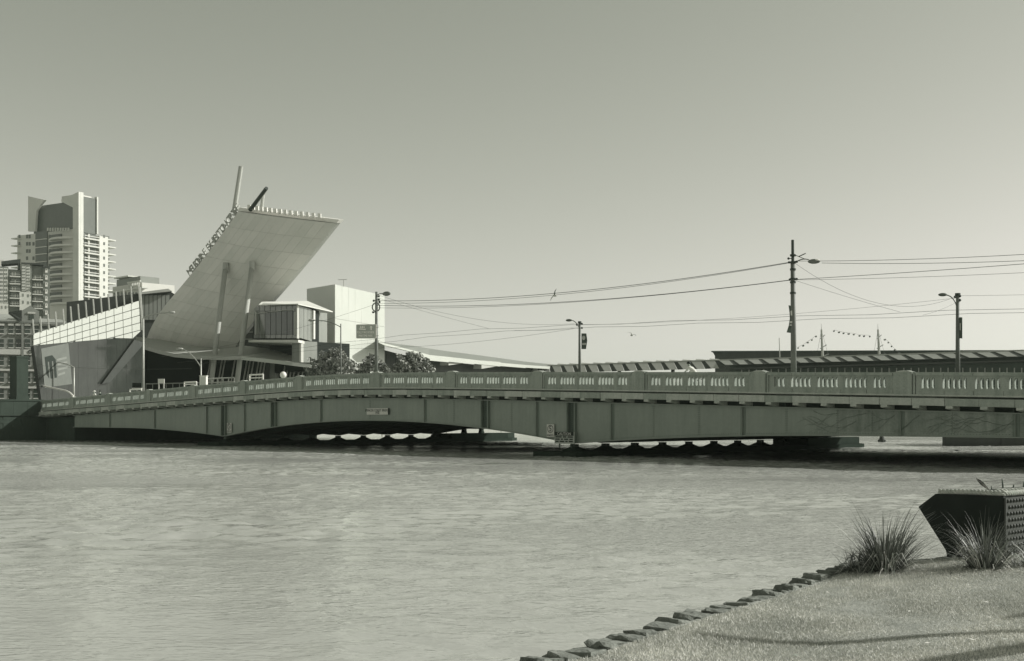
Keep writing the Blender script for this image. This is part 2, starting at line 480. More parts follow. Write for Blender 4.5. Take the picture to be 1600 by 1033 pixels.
# deck, roadway, footpaths, kerbs
bl(strip(MB(), ur(UL, UR, 3), 0.2, BWID, lambda u: capz(u) - 1.62, lambda u: capz(u) - 1.20), "deck_slab", concrete)
bl(strip(MB(), ur(UL, UR, 3), 4.2, BWID - 4.2, lambda u: capz(u) - 1.24, lambda u: capz(u) - 1.18), "roadway", asphalt)
bl(strip(MB(), ur(UL, UR, 3), 0.25, 4.2, lambda u: capz(u) - 1.22, lambda u: capz(u) - 1.05), "footpath", footpath_m)
bl(strip(MB(), ur(UL, UR, 3), BWID - 4.2, BWID - 0.25, lambda u: capz(u) - 1.22, lambda u: capz(u) - 1.05), "footpath", footpath_m)
# far side: open steel handrail
for k in range(-7, 7):
    a, b = k * L, (k + 1) * L
    for q in range(4):
        u = a + L * q / 4
        bl(MB().box(u - .05, u + .05, BWID - .25, BWID - .15, capz(u) - 1.06, capz(u) - .02), "far_rail_post", steel_dark)
    for dz in (-.04, -.5):
        bl(strip(MB(), ur(a + .01, b - .01, 3), BWID - .24, BWID - .16, lambda u: capz(u) + dz - .06, lambda u: capz(u) + dz), "far_rail", steel_dark)

# near balustrade
bal_mb = MB()
w = 0.065
prof = [(0.0, 0.075), (0.06, 0.075), (0.09, 0.055), (0.40, 0.05), (0.47, 0.075), (0.545, 0.085)]
for (z0, r0), (z1, r1) in zip(prof[:-1], prof[1:]):
    bal_mb.hexa([(-r0, .02, z0), (r0, .02, z0), (r0, .20, z0), (-r0, .20, z0), (-r1, .02, z1), (r1, .02, z1), (r1, .20, z1), (-r1, .20, z1)])
bal_me = bal_mb.mesh("baluster", concrete)
corbel_me = MB().hexa([(-.17, -.36, -.13), (.17, -.34, -.13), (.17, .5, -.24), (-.17, .5, -.24), (-.17, -.34, 0), (.17, -.34, 0), (.17, .5, 0), (-.17, .5, 0)]).mesh("corbel", concrete_pale)
bay_edges = [k * L for k in range(0, 7)]
bays = [(-1.2 * L, 0.0, 6)] + [(k * L, (k + 1) * L, 5) for k in range(0, 6)] + [(-(k + 2.2) * L, -(k + 1.2) * L, 5) for k in range(0, 6)]
PITCH, SW, POST = 0.27, 0.135, 0.42
for (a, b, ng) in bays:
    groups = [3] + [5] * (ng - 2) + [3]
    zc = capz
    # cap and rails cut at the fifth points as the castings are
    cuts = [a + 0.10 + (b - 1.12 - a - 0.10) * i / ng for i in range(ng + 1)]
    for c0, c1 in zip(cuts[:-1], cuts[1:]):
        j = random.uniform(-.006, .006)
        bl(strip(MB(), [c0 + .010, (c0 + c1) / 2, c1 - .010], -.10 + j, .34, lambda u: zc(u) - .165 + j * .3, lambda u: zc(u) + j), "cap_stone", concrete)
        bl(strip(MB(), [c0 + .012, (c0 + c1) / 2, c1 - .012], -.03 + j, .25, lambda u: zc(u) - 1.115, lambda u: zc(u) - .905), "base_block", concrete)
    bl(strip(MB(), ur(a + .1, b - 1.12), 0.0, .22, lambda u: zc(u) - .27, lambda u: zc(u) - .163), "top_rail", concrete)
    bl(strip(MB(), ur(a + .1, b - 1.12), 0.0, .22, lambda u: zc(u) - .908, lambda u: zc(u) - .80), "bottom_rail", concrete)
    bl(strip(MB(), ur(a, b), -.06, .30, lambda u: zc(u) - 1.20, lambda u: zc(u) - 1.113), "plinth", concrete_pale)
    bl(strip(MB(), ur(a, b), .20, .30, lambda u: zc(u) - 1.30, lambda u: zc(u) - 1.197), "recess_course", concrete)
    # pilaster with rounded head and its thin jamb
    pc = b - 0.56
    pl = MB(); z1 = zc(pc)
    strip(pl, [b - 1.10, b - .10], -.07, .32, lambda u: zc(u) - 1.115, lambda u: zc(u) + .015)
    po = bl(pl, "pilaster", concrete)
    hd = MB(); loop = [(-.50, 0.012), (-.36, .04), (-.22, .085), (0, .105), (.22, .085), (.36, .04), (.50, .012)]
    hd.prism([(pc + x, -.09, z1 + y) for x, y in loop], [(pc + x, .34, z1 + y) for x, y in loop])
    bl(hd, "pilaster_head", concrete_pale, po)
    bl(strip(MB(), [b - .062, b + .062], -.02, .28, lambda u: zc(u) - 1.115, lambda u: zc(u) - .01), "jamb", concrete)
    # posts and balusters
    x = a + 0.40 + (0.04 if ng == 6 else 0)
    bl(strip(MB(), [a + .1, x], 0, .22, lambda u: zc(u) - .802, lambda u: zc(u) - .268), "post", concrete)
    for gi, n in enumerate(groups):
        for k in range(n - 1):
            ub = x + SW + k * PITCH + (PITCH - SW) / 2
            link("baluster", bal_me, bridge, (ub, 0, zc(ub) - .806))
        x += (n - 1) * PITCH + SW
        e = x + POST if gi < len(groups) - 1 else b - 1.09
        bl(strip(MB(), [x, e], 0.0, .22, lambda u: zc(u) - .802, lambda u: zc(u) - .268), "post", concrete)
        x = e
    # cornice blocks and corbels
    for i in range(ng):
        c0 = a + (b - a) * i / ng; c1 = a + (b - a) * (i + 1) / ng; j = random.uniform(-.012, .012)
        bl(strip(MB(), [c0 + .013, (c0 + c1) / 2, c1 - .013], -.30 + j, .32, lambda u: zc(u) - 1.67, lambda u: zc(u) - 1.298), "cornice_block", random.choice((concrete, concrete_pale)))
        link("corbel", corbel_me, bridge, (c0 + .25, 0, zc(c0 + .25) - 1.672))

# girders
GV = 0.62
seams_px = [108, 164, 234, 315, 342, 374, 420, 493, 569, 655, 700, 750, 790, 830, 885, 947, 1012, 1083, 1152, 1220, 1300, 1355, 1400, 1480, 1580, 1678]
wide_px = {164, 234, 315, 374, 493, 655, 830, 947, 1152, 1400, 1580}
joint_px = {342, 420, 750, 885}
fg = bpy.data.objects.new("front_girder", None); fg.parent = bridge; col.objects.link(fg)
rv = MB()
us = [u_of(x) for x in seams_px]; us[0] = U0; us[-1] = U1
for i in range(len(us) - 1):
    m = steel_mottled if seams_px[i] >= 1300 else steel_paint
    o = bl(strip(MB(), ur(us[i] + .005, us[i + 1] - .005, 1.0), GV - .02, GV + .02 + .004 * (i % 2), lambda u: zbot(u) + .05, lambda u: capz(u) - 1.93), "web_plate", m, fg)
for x, u in zip(seams_px, us):
    if x in joint_px:
        for s in (-.33, .33):
            bl(strip(MB(), [u + s - .05, u + s + .05], GV - .22, GV - .015, lambda q: zbot(q) + .06, lambda q: capz(q) - 1.99), "joint_stiffener", steel_dark, fg)
        bl(strip(MB(), [u - .27, u + .27], GV - .05, GV - .024, lambda q: zbot(q) + .08, lambda q: capz(q) - 2.0), "joint_plate", under_steel, fg)
    elif x in wide_px:
        bl(strip(MB(), [u - .16, u + .16], GV - .045, GV - .023, lambda q: zbot(q) + .06, lambda q: capz(q) - 1.99), "cover_plate", steel_dark, fg)
        bl(strip(MB(), [u - .012, u + .012], GV - .16, GV - .046, lambda q: zbot(q) + .06, lambda q: capz(q) - 1.99), "stiffener", steel_paint, fg)
    if u > -26:
        z = zbot(u) + .18
        while z < capz(u) - 2.05:
            for s in (-.06, .06):
                rv.box(u + s - .018, u + s + .018, GV - .05, GV - .02, z - .018, z + .018)
            z += .13
u = UB + 1
while u < U1:
    rv.box(u - .02, u + .02, GV - .05, GV - .019, zbot(u) + .13, zbot(u) + .17); u += .16
o = bl(rv, "rivets", steel_dark, fg); o["kind"] = "stuff"
bl(strip(MB(), ur(U0, U1, 1.0), GV - .24, GV + .24, lambda u: zbot(u), lambda u: zbot(u) + .048), "bottom_flange", steel_paint, fg)
bl(strip(MB(), ur(U0, U1, 1.0), GV - .03, GV - .021, lambda u: zbot(u) + .05, lambda u: zbot(u) + .22), "flange_angle", steel_paint, fg)
bl(strip(MB(), ur(U0, U1, 2.0), GV - .22, GV + .22, lambda u: capz(u) - 1.98, lambda u: capz(u) - 1.925), "top_flange", steel_paint, fg)
bl(strip(MB(), ur(U0, U1, 2.0), GV + .45, GV + .55, lambda u: capz(u) - 1.93, lambda u: capz(u) - 1.63), "shade_gap_strip", under_steel, fg)  # dark set-back strip giving the shade band under the cornice by its colour
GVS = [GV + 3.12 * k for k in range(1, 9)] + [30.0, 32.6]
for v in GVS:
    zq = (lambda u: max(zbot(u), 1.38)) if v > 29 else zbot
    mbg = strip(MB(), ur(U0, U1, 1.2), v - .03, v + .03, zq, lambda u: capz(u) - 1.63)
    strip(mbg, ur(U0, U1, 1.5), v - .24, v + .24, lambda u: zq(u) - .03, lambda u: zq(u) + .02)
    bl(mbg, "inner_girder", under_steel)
# cross frames between the girders, one every bay
allv = [GV] + GVS
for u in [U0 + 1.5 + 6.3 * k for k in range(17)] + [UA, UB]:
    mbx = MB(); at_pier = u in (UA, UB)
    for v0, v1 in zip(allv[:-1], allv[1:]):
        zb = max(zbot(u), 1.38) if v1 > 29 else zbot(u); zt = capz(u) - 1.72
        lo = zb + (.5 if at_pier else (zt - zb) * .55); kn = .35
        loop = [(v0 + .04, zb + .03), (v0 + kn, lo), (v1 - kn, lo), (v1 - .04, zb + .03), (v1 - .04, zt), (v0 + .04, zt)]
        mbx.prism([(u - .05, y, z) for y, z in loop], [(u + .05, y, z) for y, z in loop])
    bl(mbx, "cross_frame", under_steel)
# piers: footing with pointed nose, stem, one pedestal under each girder
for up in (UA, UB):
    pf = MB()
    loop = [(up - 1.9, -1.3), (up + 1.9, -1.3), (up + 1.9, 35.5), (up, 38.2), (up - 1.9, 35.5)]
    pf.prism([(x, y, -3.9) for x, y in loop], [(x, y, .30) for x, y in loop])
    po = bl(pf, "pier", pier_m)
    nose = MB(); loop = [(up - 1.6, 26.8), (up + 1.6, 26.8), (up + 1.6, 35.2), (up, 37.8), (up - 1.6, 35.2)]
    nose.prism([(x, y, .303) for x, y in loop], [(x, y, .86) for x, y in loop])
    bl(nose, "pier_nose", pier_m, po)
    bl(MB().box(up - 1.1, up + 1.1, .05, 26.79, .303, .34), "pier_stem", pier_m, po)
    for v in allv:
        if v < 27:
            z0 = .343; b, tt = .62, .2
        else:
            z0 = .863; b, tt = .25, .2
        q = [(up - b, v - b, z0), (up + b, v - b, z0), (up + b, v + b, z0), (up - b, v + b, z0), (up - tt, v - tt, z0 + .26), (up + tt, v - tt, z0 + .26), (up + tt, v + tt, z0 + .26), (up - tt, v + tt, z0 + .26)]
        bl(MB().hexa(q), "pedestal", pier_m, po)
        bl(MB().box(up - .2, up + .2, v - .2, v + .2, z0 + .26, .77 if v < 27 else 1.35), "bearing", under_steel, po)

# abutments
ab = root("abutment", BW(-58, 0, 0), "dark bluestone abutment wall carrying the far end of the bridge", "abutment")
def bwbox(mb, u0, u1, v0, v1, z0, z1):
    q = [(u0, v0), (u1, v0), (u1, v1), (u0, v1)]
    return mb.hexa([BW(a, b, z0) for a, b in q] + [BW(a, b, z1) for a, b in q])
bwbox(MB(), -75, U0 - .05, .6, BWID, -3, 2.6).build("bearing_wall", bluestone, ab)
for k in range(8):      # coursed blocks of the wing wall facing the river
    z0 = -0.6 + k * .42
    v = -4.6 + (k % 2) * .35
    while v < -.05:
        v1 = min(-.02, v + random.uniform(.9, 1.3))
        if v1 - v > .2:
            bwbox(MB(), -63.2, -62.0 + random.uniform(-.015, .015), v + .008, v1 - .008, z0 + .008, z0 + .412).build("wall_block", bluestone, ab)
        v = v1
bwbox(MB(), -75, -62.05, -4.58, .58, -3, 2.75).build("wall_core", bluestone, ab)
bwbox(MB(), -75, -61.85, -4.75, -.02, 2.78, 2.98).build("string_course", bluestone, ab)
for k, (v0, v1) in enumerate(((-4.6, -3.1), (-3.1, -1.55), (-1.55, -.03))):
    bwbox(MB(), -64.5, -61.98, v0 + .008, v1 - .008, 2.985, 4.45).build("parapet_block", bluestone, ab)
bwbox(MB(), -64.6, -61.9, -4.68, -.02, 4.455, 4.62).build("coping", bluestone, ab)
bwbox(MB(), -75, -62.6, -9.5, -4.62, -3, 4.3).build("return_wall", bluestone, ab)
bwbox(MB(), -75, -62.3, -9.5, -4.64, 4.305, 4.5).build("coping", bluestone, ab)
py = root("stone_pylon", BW(-63.2, -2.0, 4.6), "tall dark stone pylon standing on the abutment wall", "pylon")
bwbox(MB(), -64.3, -62.15, -2.75, -1.25, 4.62, 5.0).build("base", bluestone, py)
bwbox(MB(), -64.2, -62.25, -2.65, -1.35, 5.003, 9.35).build("shaft", bluestone, py)
bwbox(MB(), -64.25, -62.2, -2.7, -1.3, 9.353, 9.55).build("cap", bluestone, py)
ra = root("right_abutment", BW(U1 + 2, 0, 0), "dark stone abutment at the near right end of the bridge", "abutment")
bwbox(MB(), U1 + .05, U1 + 30, .6, BWID, -3, 2.6).build("bearing_wall", bluestone, ra)
bwbox(MB(), U1 + .05, U1 + 30, -.1, .55, -3, 2.75).build("wing_wall", bluestone, ra)

# dark timber jetty on the right beyond the bridge
je = root("jetty", (46, 104, 0), "dark low timber jetty beyond the bridge at the right", "jetty")
for k in range(6):
    MB().box(38.5 + k * 5, 43.46 + k * 5, 103.6, 104.2, -.3 , 1.5).build("fender_panel", darkclad, je)
MB().box(38.3, 70, 103.5, 112, 1.503, 1.75).build("deck", darkclad, je)
by = root("channel_marker", (40.2, 127, 0), "small dark channel marker standing in the water beyond the bridge", "marker")
q = W(1378, 690, 122)
by.location = (q.x, q.y, 0)
MB().add([], []).tube([(q.x, q.y, -1), (q.x, q.y, .25)], [.42, .42], 10).build("float", darkclad, by)
MB().tube([(q.x, q.y, .25), (q.x, q.y, 1.0), (q.x, q.y, 1.35)], [.3, .1, .04], 10).build("topmark", darkclad, by)

# plaque and river signs on the girder
def bridge_sign(name, label, cat, px, py0, py1, pxw, out=0.10, board=sign_pale):
    v = GV - .05 - out
    u0, _ = pix2b(px - pxw / 2, (py0 + py1) / 2, v); u1, _ = pix2b(px + pxw / 2, (py0 + py1) / 2, v)
    _, z1 = pix2b(px, py0, v); _, z0 = pix2b(px, py1, v)
    um = (u0 + u1) / 2
    r = root(name, BW(um, v, (z0 + z1) / 2), label, cat, rz=-math.pi / 4)
    hw, hh = (u1 - u0) / 2, (z1 - z0) / 2
    MB().box(-hw, hw, 0, .04, -hh, hh).local("board", board, r)
    return r, hw, hh
X3, Z3 = (1, 0, 0), (0, 0, 1)
r, hw, hh = bridge_sign("bridge_plaque", "small pale name plaque at the middle of the bridge girder", "plaque", 589.5, 638, 648, 33)
letter("SPENCER STREET BRIDGE", .27, .004, ink, r, (0, -.008, hh * .32), X3, Z3)
letter("1930", .27, .004, ink, r, (0, -.008, -hh * .42), X3, Z3)
MB().box(hw + .02, hw + .1, 0, .05, -hh, hh).local("frame_side", ink, r)
def knots(label, px, y0, y1, w):
    r, hw, hh = bridge_sign("speed_sign", label, "sign", px, y0, y1, w)
    ring = MB(); R = hw * .78; n = 28
    for k in range(n):
        a0, a1 = 2 * math.pi * k / n, 2 * math.pi * (k + 1) / n
        q = []
        for yy in (-.006, -.012):
            q += [(R * math.cos(a0), yy, R * math.sin(a0) + hh * .28), (R * math.cos(a1), yy, R * math.sin(a1) + hh * .28),
                  (R * .86 * math.cos(a1), yy, R * .86 * math.sin(a1) + hh * .28), (R * .86 * math.cos(a0), yy, R * .86 * math.sin(a0) + hh * .28)]
        ring.hexa(q)
    ring.local("ring", ink, r)
    letter("5", hw * 1.55, .004, ink, r, (0, -.008, hh * .28), X3, Z3)
    letter("KNOTS", hw * .5, .004, ink, r, (0, -.008, -hh * .72), X3, Z3)
knots("pale five knots speed sign beside the caution board", 860, 663, 683, 11.5)
knots("pale five knots speed sign alone near the far pier", 358, 661, 676, 7)
r, hw, hh = bridge_sign("caution_sign", "caution board with dark header and three lines of print at near pier", "sign", 882, 675, 693.5, 31, 0.35, sign_grey)
MB().box(-hw, hw * .93, -.012, -.004, hh * .36, hh * 1.0).local("header", ink, r)
letter("CAUTION", hh * .70, .004, sign_pale, r, (-.02, -.018, hh * .66), X3, Z3)
for j, ws in enumerate(((.36, .2, .3), (.25, .12, .24, .2), (.2, .3, .15, .26))):
    x = -hw * .9; tot = sum(ws) + .07 * (len(ws) - 1); sc = hw * 1.75 / tot
    for k, ww in enumerate(ws):
        MB().box(x, x + ww * sc, -.010, -.004, hh * (.12 - j * .38) - .03, hh * (.12 - j * .38) + .055).local("print_word", ink, r)
        x += (ww + .07) * sc
for x in (-.5, .55):
    MB().box(x - .04, x + .04, .045, .12, -hh - .35, hh).local("bracket", under_steel, r)

# thin dark branching lines raised on the right-hand panels of the girder
cu0, _ = pix2b(1205, 650, GV - .05)
cp = root("branching_lines", BW(u_of(1400), GV - .05, 2.6), "thin dark branching lines spread over the right girder panels", "branching_lines", rz=-math.pi / 4)
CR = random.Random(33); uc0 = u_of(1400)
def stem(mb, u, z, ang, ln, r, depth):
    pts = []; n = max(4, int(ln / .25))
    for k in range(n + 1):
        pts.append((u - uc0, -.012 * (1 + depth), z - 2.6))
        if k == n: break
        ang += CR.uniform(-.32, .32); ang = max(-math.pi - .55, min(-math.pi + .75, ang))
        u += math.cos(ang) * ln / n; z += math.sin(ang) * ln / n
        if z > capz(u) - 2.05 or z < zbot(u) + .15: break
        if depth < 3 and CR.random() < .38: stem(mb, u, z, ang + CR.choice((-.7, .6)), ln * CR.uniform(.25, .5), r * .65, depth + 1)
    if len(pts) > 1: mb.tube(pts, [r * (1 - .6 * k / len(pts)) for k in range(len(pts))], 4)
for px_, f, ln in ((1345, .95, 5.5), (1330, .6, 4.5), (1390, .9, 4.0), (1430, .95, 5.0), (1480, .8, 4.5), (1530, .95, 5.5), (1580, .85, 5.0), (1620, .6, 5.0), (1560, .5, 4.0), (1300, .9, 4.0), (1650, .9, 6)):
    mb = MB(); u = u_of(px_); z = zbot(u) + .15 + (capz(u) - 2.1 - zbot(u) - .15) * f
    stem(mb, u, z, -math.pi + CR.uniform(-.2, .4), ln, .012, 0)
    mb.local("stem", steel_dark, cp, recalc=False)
# ------------------------------------------------------------------ apartment tower far left
FL = Fac(122, 430, deg=150)          # shaded face, runs left and back
FR = Fac(122, 430, deg=60)           # sunlit face, runs right and back
tw = root("apartment_tower", (FL.C.x, FL.C.y, 2.9), "tall pale apartment tower with a dark glazed top and white fins", "building")
def fr(F, name, m, x0, x1, y0, y1, o0, o1, parent):
    mb = MB(); F.rect(mb, x0, x1, y0, y1, o0, o1); return mb.build(name, m, parent)
gz = 2.9
def zof(F, py, px): return F.z(py, px)
# body volumes
dL = FL.d(27); dR = FR.d(165)
def vol(name, m, d0, d1, e0, e1, z0, z1, parent):   # d along FL, e along FR (depth behind FL face)
    q = [FL.C + FL.D * d0 + FR.D * e0, FL.C + FL.D * d1 + FR.D * e0, FL.C + FL.D * d1 + FR.D * e1, FL.C + FL.D * d0 + FR.D * e1]
    return MB().hexa([(a.x, a.y, z0) for a in q] + [(a.x, a.y, z1) for a in q]).build(name, m, parent)
zt = FL.z(362, 80)
vol("wall", tower_grey, 0.2, dL, 0, FR.d(150), gz, zt, tw)
vol("upper_storeys", tower_dark, FL.d(116), FL.d(50), .8, FR.d(147), zt + .01, FL.z(317, 90), tw)
vol("plant_room", tower_grey, FL.d(112), FL.d(86), 3, 9, FL.z(317, 90) + .01, FL.z(303, 100), tw)
vol("roof_terrace_box", tower_dark, FL.d(117), FL.d(96), 1.2, 5, FL.z(317, 90) + .01, FL.z(313, 100), tw)
# left blade wall
mb = MB(); FL.quad(mb, [(47, 307), (73, 313), (66, 321), (60, 330), (58, 362), (47, 362)], .0, .9); mb.build("blade_wall", tower_grey, tw)
# top sloping white wall and tall fin
mb = MB(); FL.quad(mb, [(100, 313), (127, 300.5), (127, 478), (118, 478), (118, 325), (100, 316)], .3, 1.2); mb.build("fin_wall", offwhite, tw)
fr(FR, "fin_edge", offwhite, 123, 127.3, 301, 478, 0, 1.1, tw)
# dark glass slot and bays on the shaded face
sl_ = fr(FL, "glass_strip", tower_dark, 57, 75, 362, 480, .1, .5, tw)
for y in (374, 386, 397, 409, 420, 431):
    fr(FL, "floor_band", tower_grey, 56.5, 75.5, y, y + 1.2, .5, .9, sl_)
for i in range(10):
    y = 364 + i * 11.3
    for x in (28, 40, 44, 50):
        if random.random() < .6:
            fr(FL, "window", tower_dark, x + 1, x + 4, y + 3, y + 8.5, .02, .12, tw)
    fr(FL, "balcony_slab", offwhite, 25, 33, y + 9, y + 10.4, .0, 2.2, tw)
    # rounded corner bay with balconies
    fr(FL, "bay_window", tower_dark, 80, 97, y + 2.5, y + 8.8, .02, .35, tw)
    fr(FL, "window", tower_dark, 76.5, 79, y + 3, y + 9, .02, .2, tw)
    n = 7; lo = []; 
    for k in range(n + 1):
        a = k / n; px = 80 + 36 * a
        lo.append((FL.d(px), 0.4 + 2.6 * math.sin(math.pi * min(1, a * .9 + .08)) ))
    zb = FL.z(y + 10.5, 100)
    loop = [FL.T(d, o, 0) for d, o in lo] + [FL.T(lo[-1][0], 0, 0), FL.T(lo[0][0], 0, 0)]
    MB().prism([Vector((q.x, q.y, zb)) for q in loop], [Vector((q.x, q.y, zb + .7)) for q in loop]).build("balcony", tower_grey, tw)
# crenellated terrace rail
for k in range(9):
    fr(FL, "terrace_post", offwhite, 79 + k * 4, 80.6 + k * 4, 357, 362, 1.2, 1.6, tw)
# sunlit right side
fr(FR, "upper_glass", tower_dark, 128, 149, 309, 365, .0, .4, tw)
fr(FR, "upper_fin", offwhite, 149, 151, 308, 366, -.5, .9, tw)
fr(FR, "glass_strip", tower_dark, 129, 150, 366, 478, .0, .3, tw)
fr(FR, "post", offwhite, 135.5, 137.5, 366, 478, .3, .9, tw)
for i in range(10):
    y = 364 + i * 11.3
    fr(FR, "balcony", offwhite, 128, 151, y + 9.2, y + 11.2, .0, 1.6, tw)
    fr(FR, "balcony_rail", tower_grey, 128, 150, y + 5.6, y + 6.6, 1.45, 1.6, tw)
    fr(FR, "window", tower_dark, 158, 160.5, y + 3.5, y + 8, 1.22, 1.3, tw)
    # outer balconies stick out at the far corner
    fr(FR, "outer_balcony", offwhite, 165, 179.5, y + 10.3, y + 12, -4.5, .6, tw)
    fr(FR, "outer_glass", tower_dark, 165, 172, y + 4.6, y + 10, -4.2, -.4, tw)
fr(FR, "stair_wall", offwhite, 152, 165.5, 370, 480, -3, 1.2, tw)
fr(FR, "outer_wall", offwhite, 164, 172, 374, 480, -8, -.5, tw)

# smaller roofs to the right of the tower
F = Fac(175, 400, 226, 385)
lb = root("rooftop_block", (F.C.x, F.C.y, 2.9), "low pale block with a terrace rail right of the tall tower", "building")
mb = MB(); F.rect(mb, 176, 222, 445, 520, -12, 0); mb.build("wall", tower_grey, lb)
mb = MB(); F.rect(mb, 178, 215, 434, 445, -8, -1); mb.build("penthouse", midclad, lb)
mb = MB(); F.rect(mb, 178, 200, 432, 434, -9, 0); mb.build("penthouse_roof", offwhite, lb)
mb = MB(); F.rect(mb, 176, 228, 452, 454.5, -1, 1.4); mb.build("terrace_slab", offwhite, lb)
for k in range(8):
    mb = MB(); F.rect(mb, 178 + k * 5.6, 181 + k * 5.6, 457, 466, 0, .15); mb.build("window", tower_dark, lb)
for k in range(7):
    mb = MB(); F.rect(mb, 205 + k * 2.6, 206.2 + k * 2.6, 441, 452, .9, 1.2); mb.build("rail_post", offwhite, lb)
mb = MB(); F.rect(mb, 204, 224, 440, 442, .8, 1.3); mb.build("rail", offwhite, lb)

# mid apartment block
F = Fac(-40, 330, 67, 337)
mbk = root("brick_apartments", (F.C.x, F.C.y, 2.9), "dark mid rise apartment block with white balcony slabs and window columns", "building")
def fb(name, m, x0, x1, y0, y1, o0, o1, parent=None): return fr(F, name, m, x0, x1, y0, y1, o0, o1, parent or mbk)
mb = MB(); F.quad(mb, [(-40, 414), (13, 417), (13, 520), (-40, 520)], -14, -.2); mb.build("wall", brick_dark, mbk)
mb = MB(); F.quad(mb, [(13, 420), (33, 421), (33, 520), (13, 520)], -14, -1.0); mb.build("wall", brick_dark, mbk)
mb = MB(); F.quad(mb, [(33, 410), (50, 412.5), (50, 520), (33, 520)], -14, -.2); mb.build("wall", brick_dark, mbk)
mb = MB(); F.quad(mb, [(50, 414), (67, 416.5), (67, 520), (50, 520)], -14, -1.0); mb.build("wall", brick_dark, mbk)
mb = MB(); F.quad(mb, [(67, 417.5), (78, 420), (78, 520), (67, 520)], -12, -.1); mb.build("wall", brick_dark, mbk)
mb = MB(); F.quad(mb, [(2, 408), (32, 404.5), (32, 420), (28, 420), (28, 411), (2, 413)], -6, -.5); mb.build("roof_frame", darkclad, mbk)
fb("roof_cap", darkclad, 66.5, 78, 416, 419, -8, .4)
fb("roof_cap", darkclad, 33, 68, 411, 413.5, -6, .3)
fb("neighbour_parapet", offwhite, -6, 5, 396, 412, -16, -14.5)
for (x0, x1, y0, y1, yw) in ((-1, 5, 419, 474, 490), (5.8, 12, 419, 474, 490), (34, 40, 412.5, 455, 484), (41, 47, 413.5, 456, 484)):
    wc = fb("window_column", offwhite, x0, x1, y0, y1, -.19, .1)
    n = 9
    for k in range(n):
        yy = y0 + (y1 - y0) * (k + .25) / n
        for j in range(2):
            xx = x0 + (x1 - x0) * (.12 + .45 * j)
            fb("pane", glass_mid, xx, xx + (x1 - x0) * .33, yy, yy + (y1 - y0) / n * .55, .1, .14, wc)
fb("render_block", offwhite, 30.5, 48.5, 456.5, 486, -.18, .3)
fb("render_block", offwhite, -6, 13, 474.5, 492, -.18, .3)
for (x, y) in ((35, 459), (43, 460), (35, 470), (43, 471), (2, 478), (8, 478)):
    fb("window", glass_mid, x, x + 2.2, y, y + 4.5, .3, .36)
for (x0, x1, ys, y0) in ((15, 32, (433, 444.5, 456, 467, 479), 421), (50.5, 67, (438, 450, 461, 472, 483), 427)):
    for y in ys:
        fb("balcony_slab", offwhite, x0, x1, y - 1.6, y, -1, .5)
        fb("balcony_glass", glass_mid, x0 + 2, x1 - 1, y - 9.5, y - 3, -.98, -.8)
        for k in range(3):
            if random.random() < .7: fb("curtain", offwhite, x0 + 4 + k * 4, x0 + 5.6 + k * 4, y - 7.5, y - 3, -.79, -.75)
        fb("balcony_rail", greyclad, x0 + 1, x1, y - 4.6, y - 4.0, .35, .45)
for y in (419.5, 430.5, 441.5, 452.5, 463.5, 474.5, 485.5):
    w_ = fb("window", white_paint, 70.5, 74.3, y, y + 6.5, -.09, .08)
    fb("pane", glass_mid, 71.5, 73.3, y + 1, y + 3.2, .08, .1, w_)

# brick warehouse
F = Fac(-30, 205, 110, 210.8)
wh = root("brick_warehouse", (F.C.x, F.C.y, 2.9), "brick warehouse with white lintels and a small gable behind the stone pylon", "building")
def fw(name, m, x0, x1, y0, y1, o0, o1, parent=None): return fr(F, name, m, x0, x1, y0, y1, o0, o1, parent or wh)
fw("wall", brick, -30, 110, 503, 650, -16, 0)
mb = MB(); F.quad(mb, [(34, 503), (34, 485.5), (37, 484), (47.5, 477.5), (58, 485), (61, 486.5), (61, 503)], -1.2, .25); gb = mb.build("gable", brick, wh)
fw("lintel", offwhite, 43, 55, 488, 490.5, .25, .4, gb)
wn = fw("window", glass_dark, 45, 53, 492.5, 500, .25, .3, gb)
fw("bracket", brick, 33.5, 37, 503, 650, .0, .3)
mb = MB()
a = [F.P(-30, 502, .4), F.P(34, 502.5, .4), F.P(34, 489, -8), F.P(-30, 485, -8)]
mb.prism(a, [q + Vector((0, 0, .25)) for q in a]); mb.build("roof", roof_pale, wh)
mb = MB(); a = [F.P(61, 506, .4), F.P(112, 509, .4), F.P(98, 496, -8), F.P(61, 494, -8)]
mb.prism(a, [q + Vector((0, 0, .25)) for q in a]); mb.build("roof", roof_pale, wh)
mb = MB(); a = [F.P(14, 491, -.2), F.P(34, 488, .2), F.P(34, 502, .5), F.P(28, 502, .5)]
mb.prism(a, [q + Vector((0, 0, .4)) for q in a]); mb.build("roof_valley", darkclad, wh)
fw("cornice", brick_dark, -30, 110, 502.6, 505, .0, .35)
cols_ = [(-14, -7), (-3, 6), (13.5, 20.5), (25, 32.5), (39, 47), (52.5, 60), (66, 73), (80, 87)]
for ri, (y0, y1) in enumerate(((509, 521), (530, 543), (556, 571), (582, 597), (608, 622))):
    for (x0, x1) in cols_:
        w_ = fw("window", glass_dark, x0, x1, y0, y1, -.0 + .02, .06)
        fw("transom", greyclad, x0, x1, (y0 + y1) / 2 - .5, (y0 + y1) / 2 + .3, .06, .12, w_)
        fw("sill", offwhite, x0 - .6, x1 + .6, y1, y1 + 1.4, .0, .3, w_)
        if ri == 0: fw("lintel", offwhite, x0 - 1, x1 + 1, y0 - 3.6, y0 - .2, .0, .22, w_)
fw("band", offwhite, -30, 53, 545.5, 554, .0, .25)
for y in (577, 604):
    fw("string_course", offwhite, -30, 110, y, y + 3, .0, .18)
rr = MB()
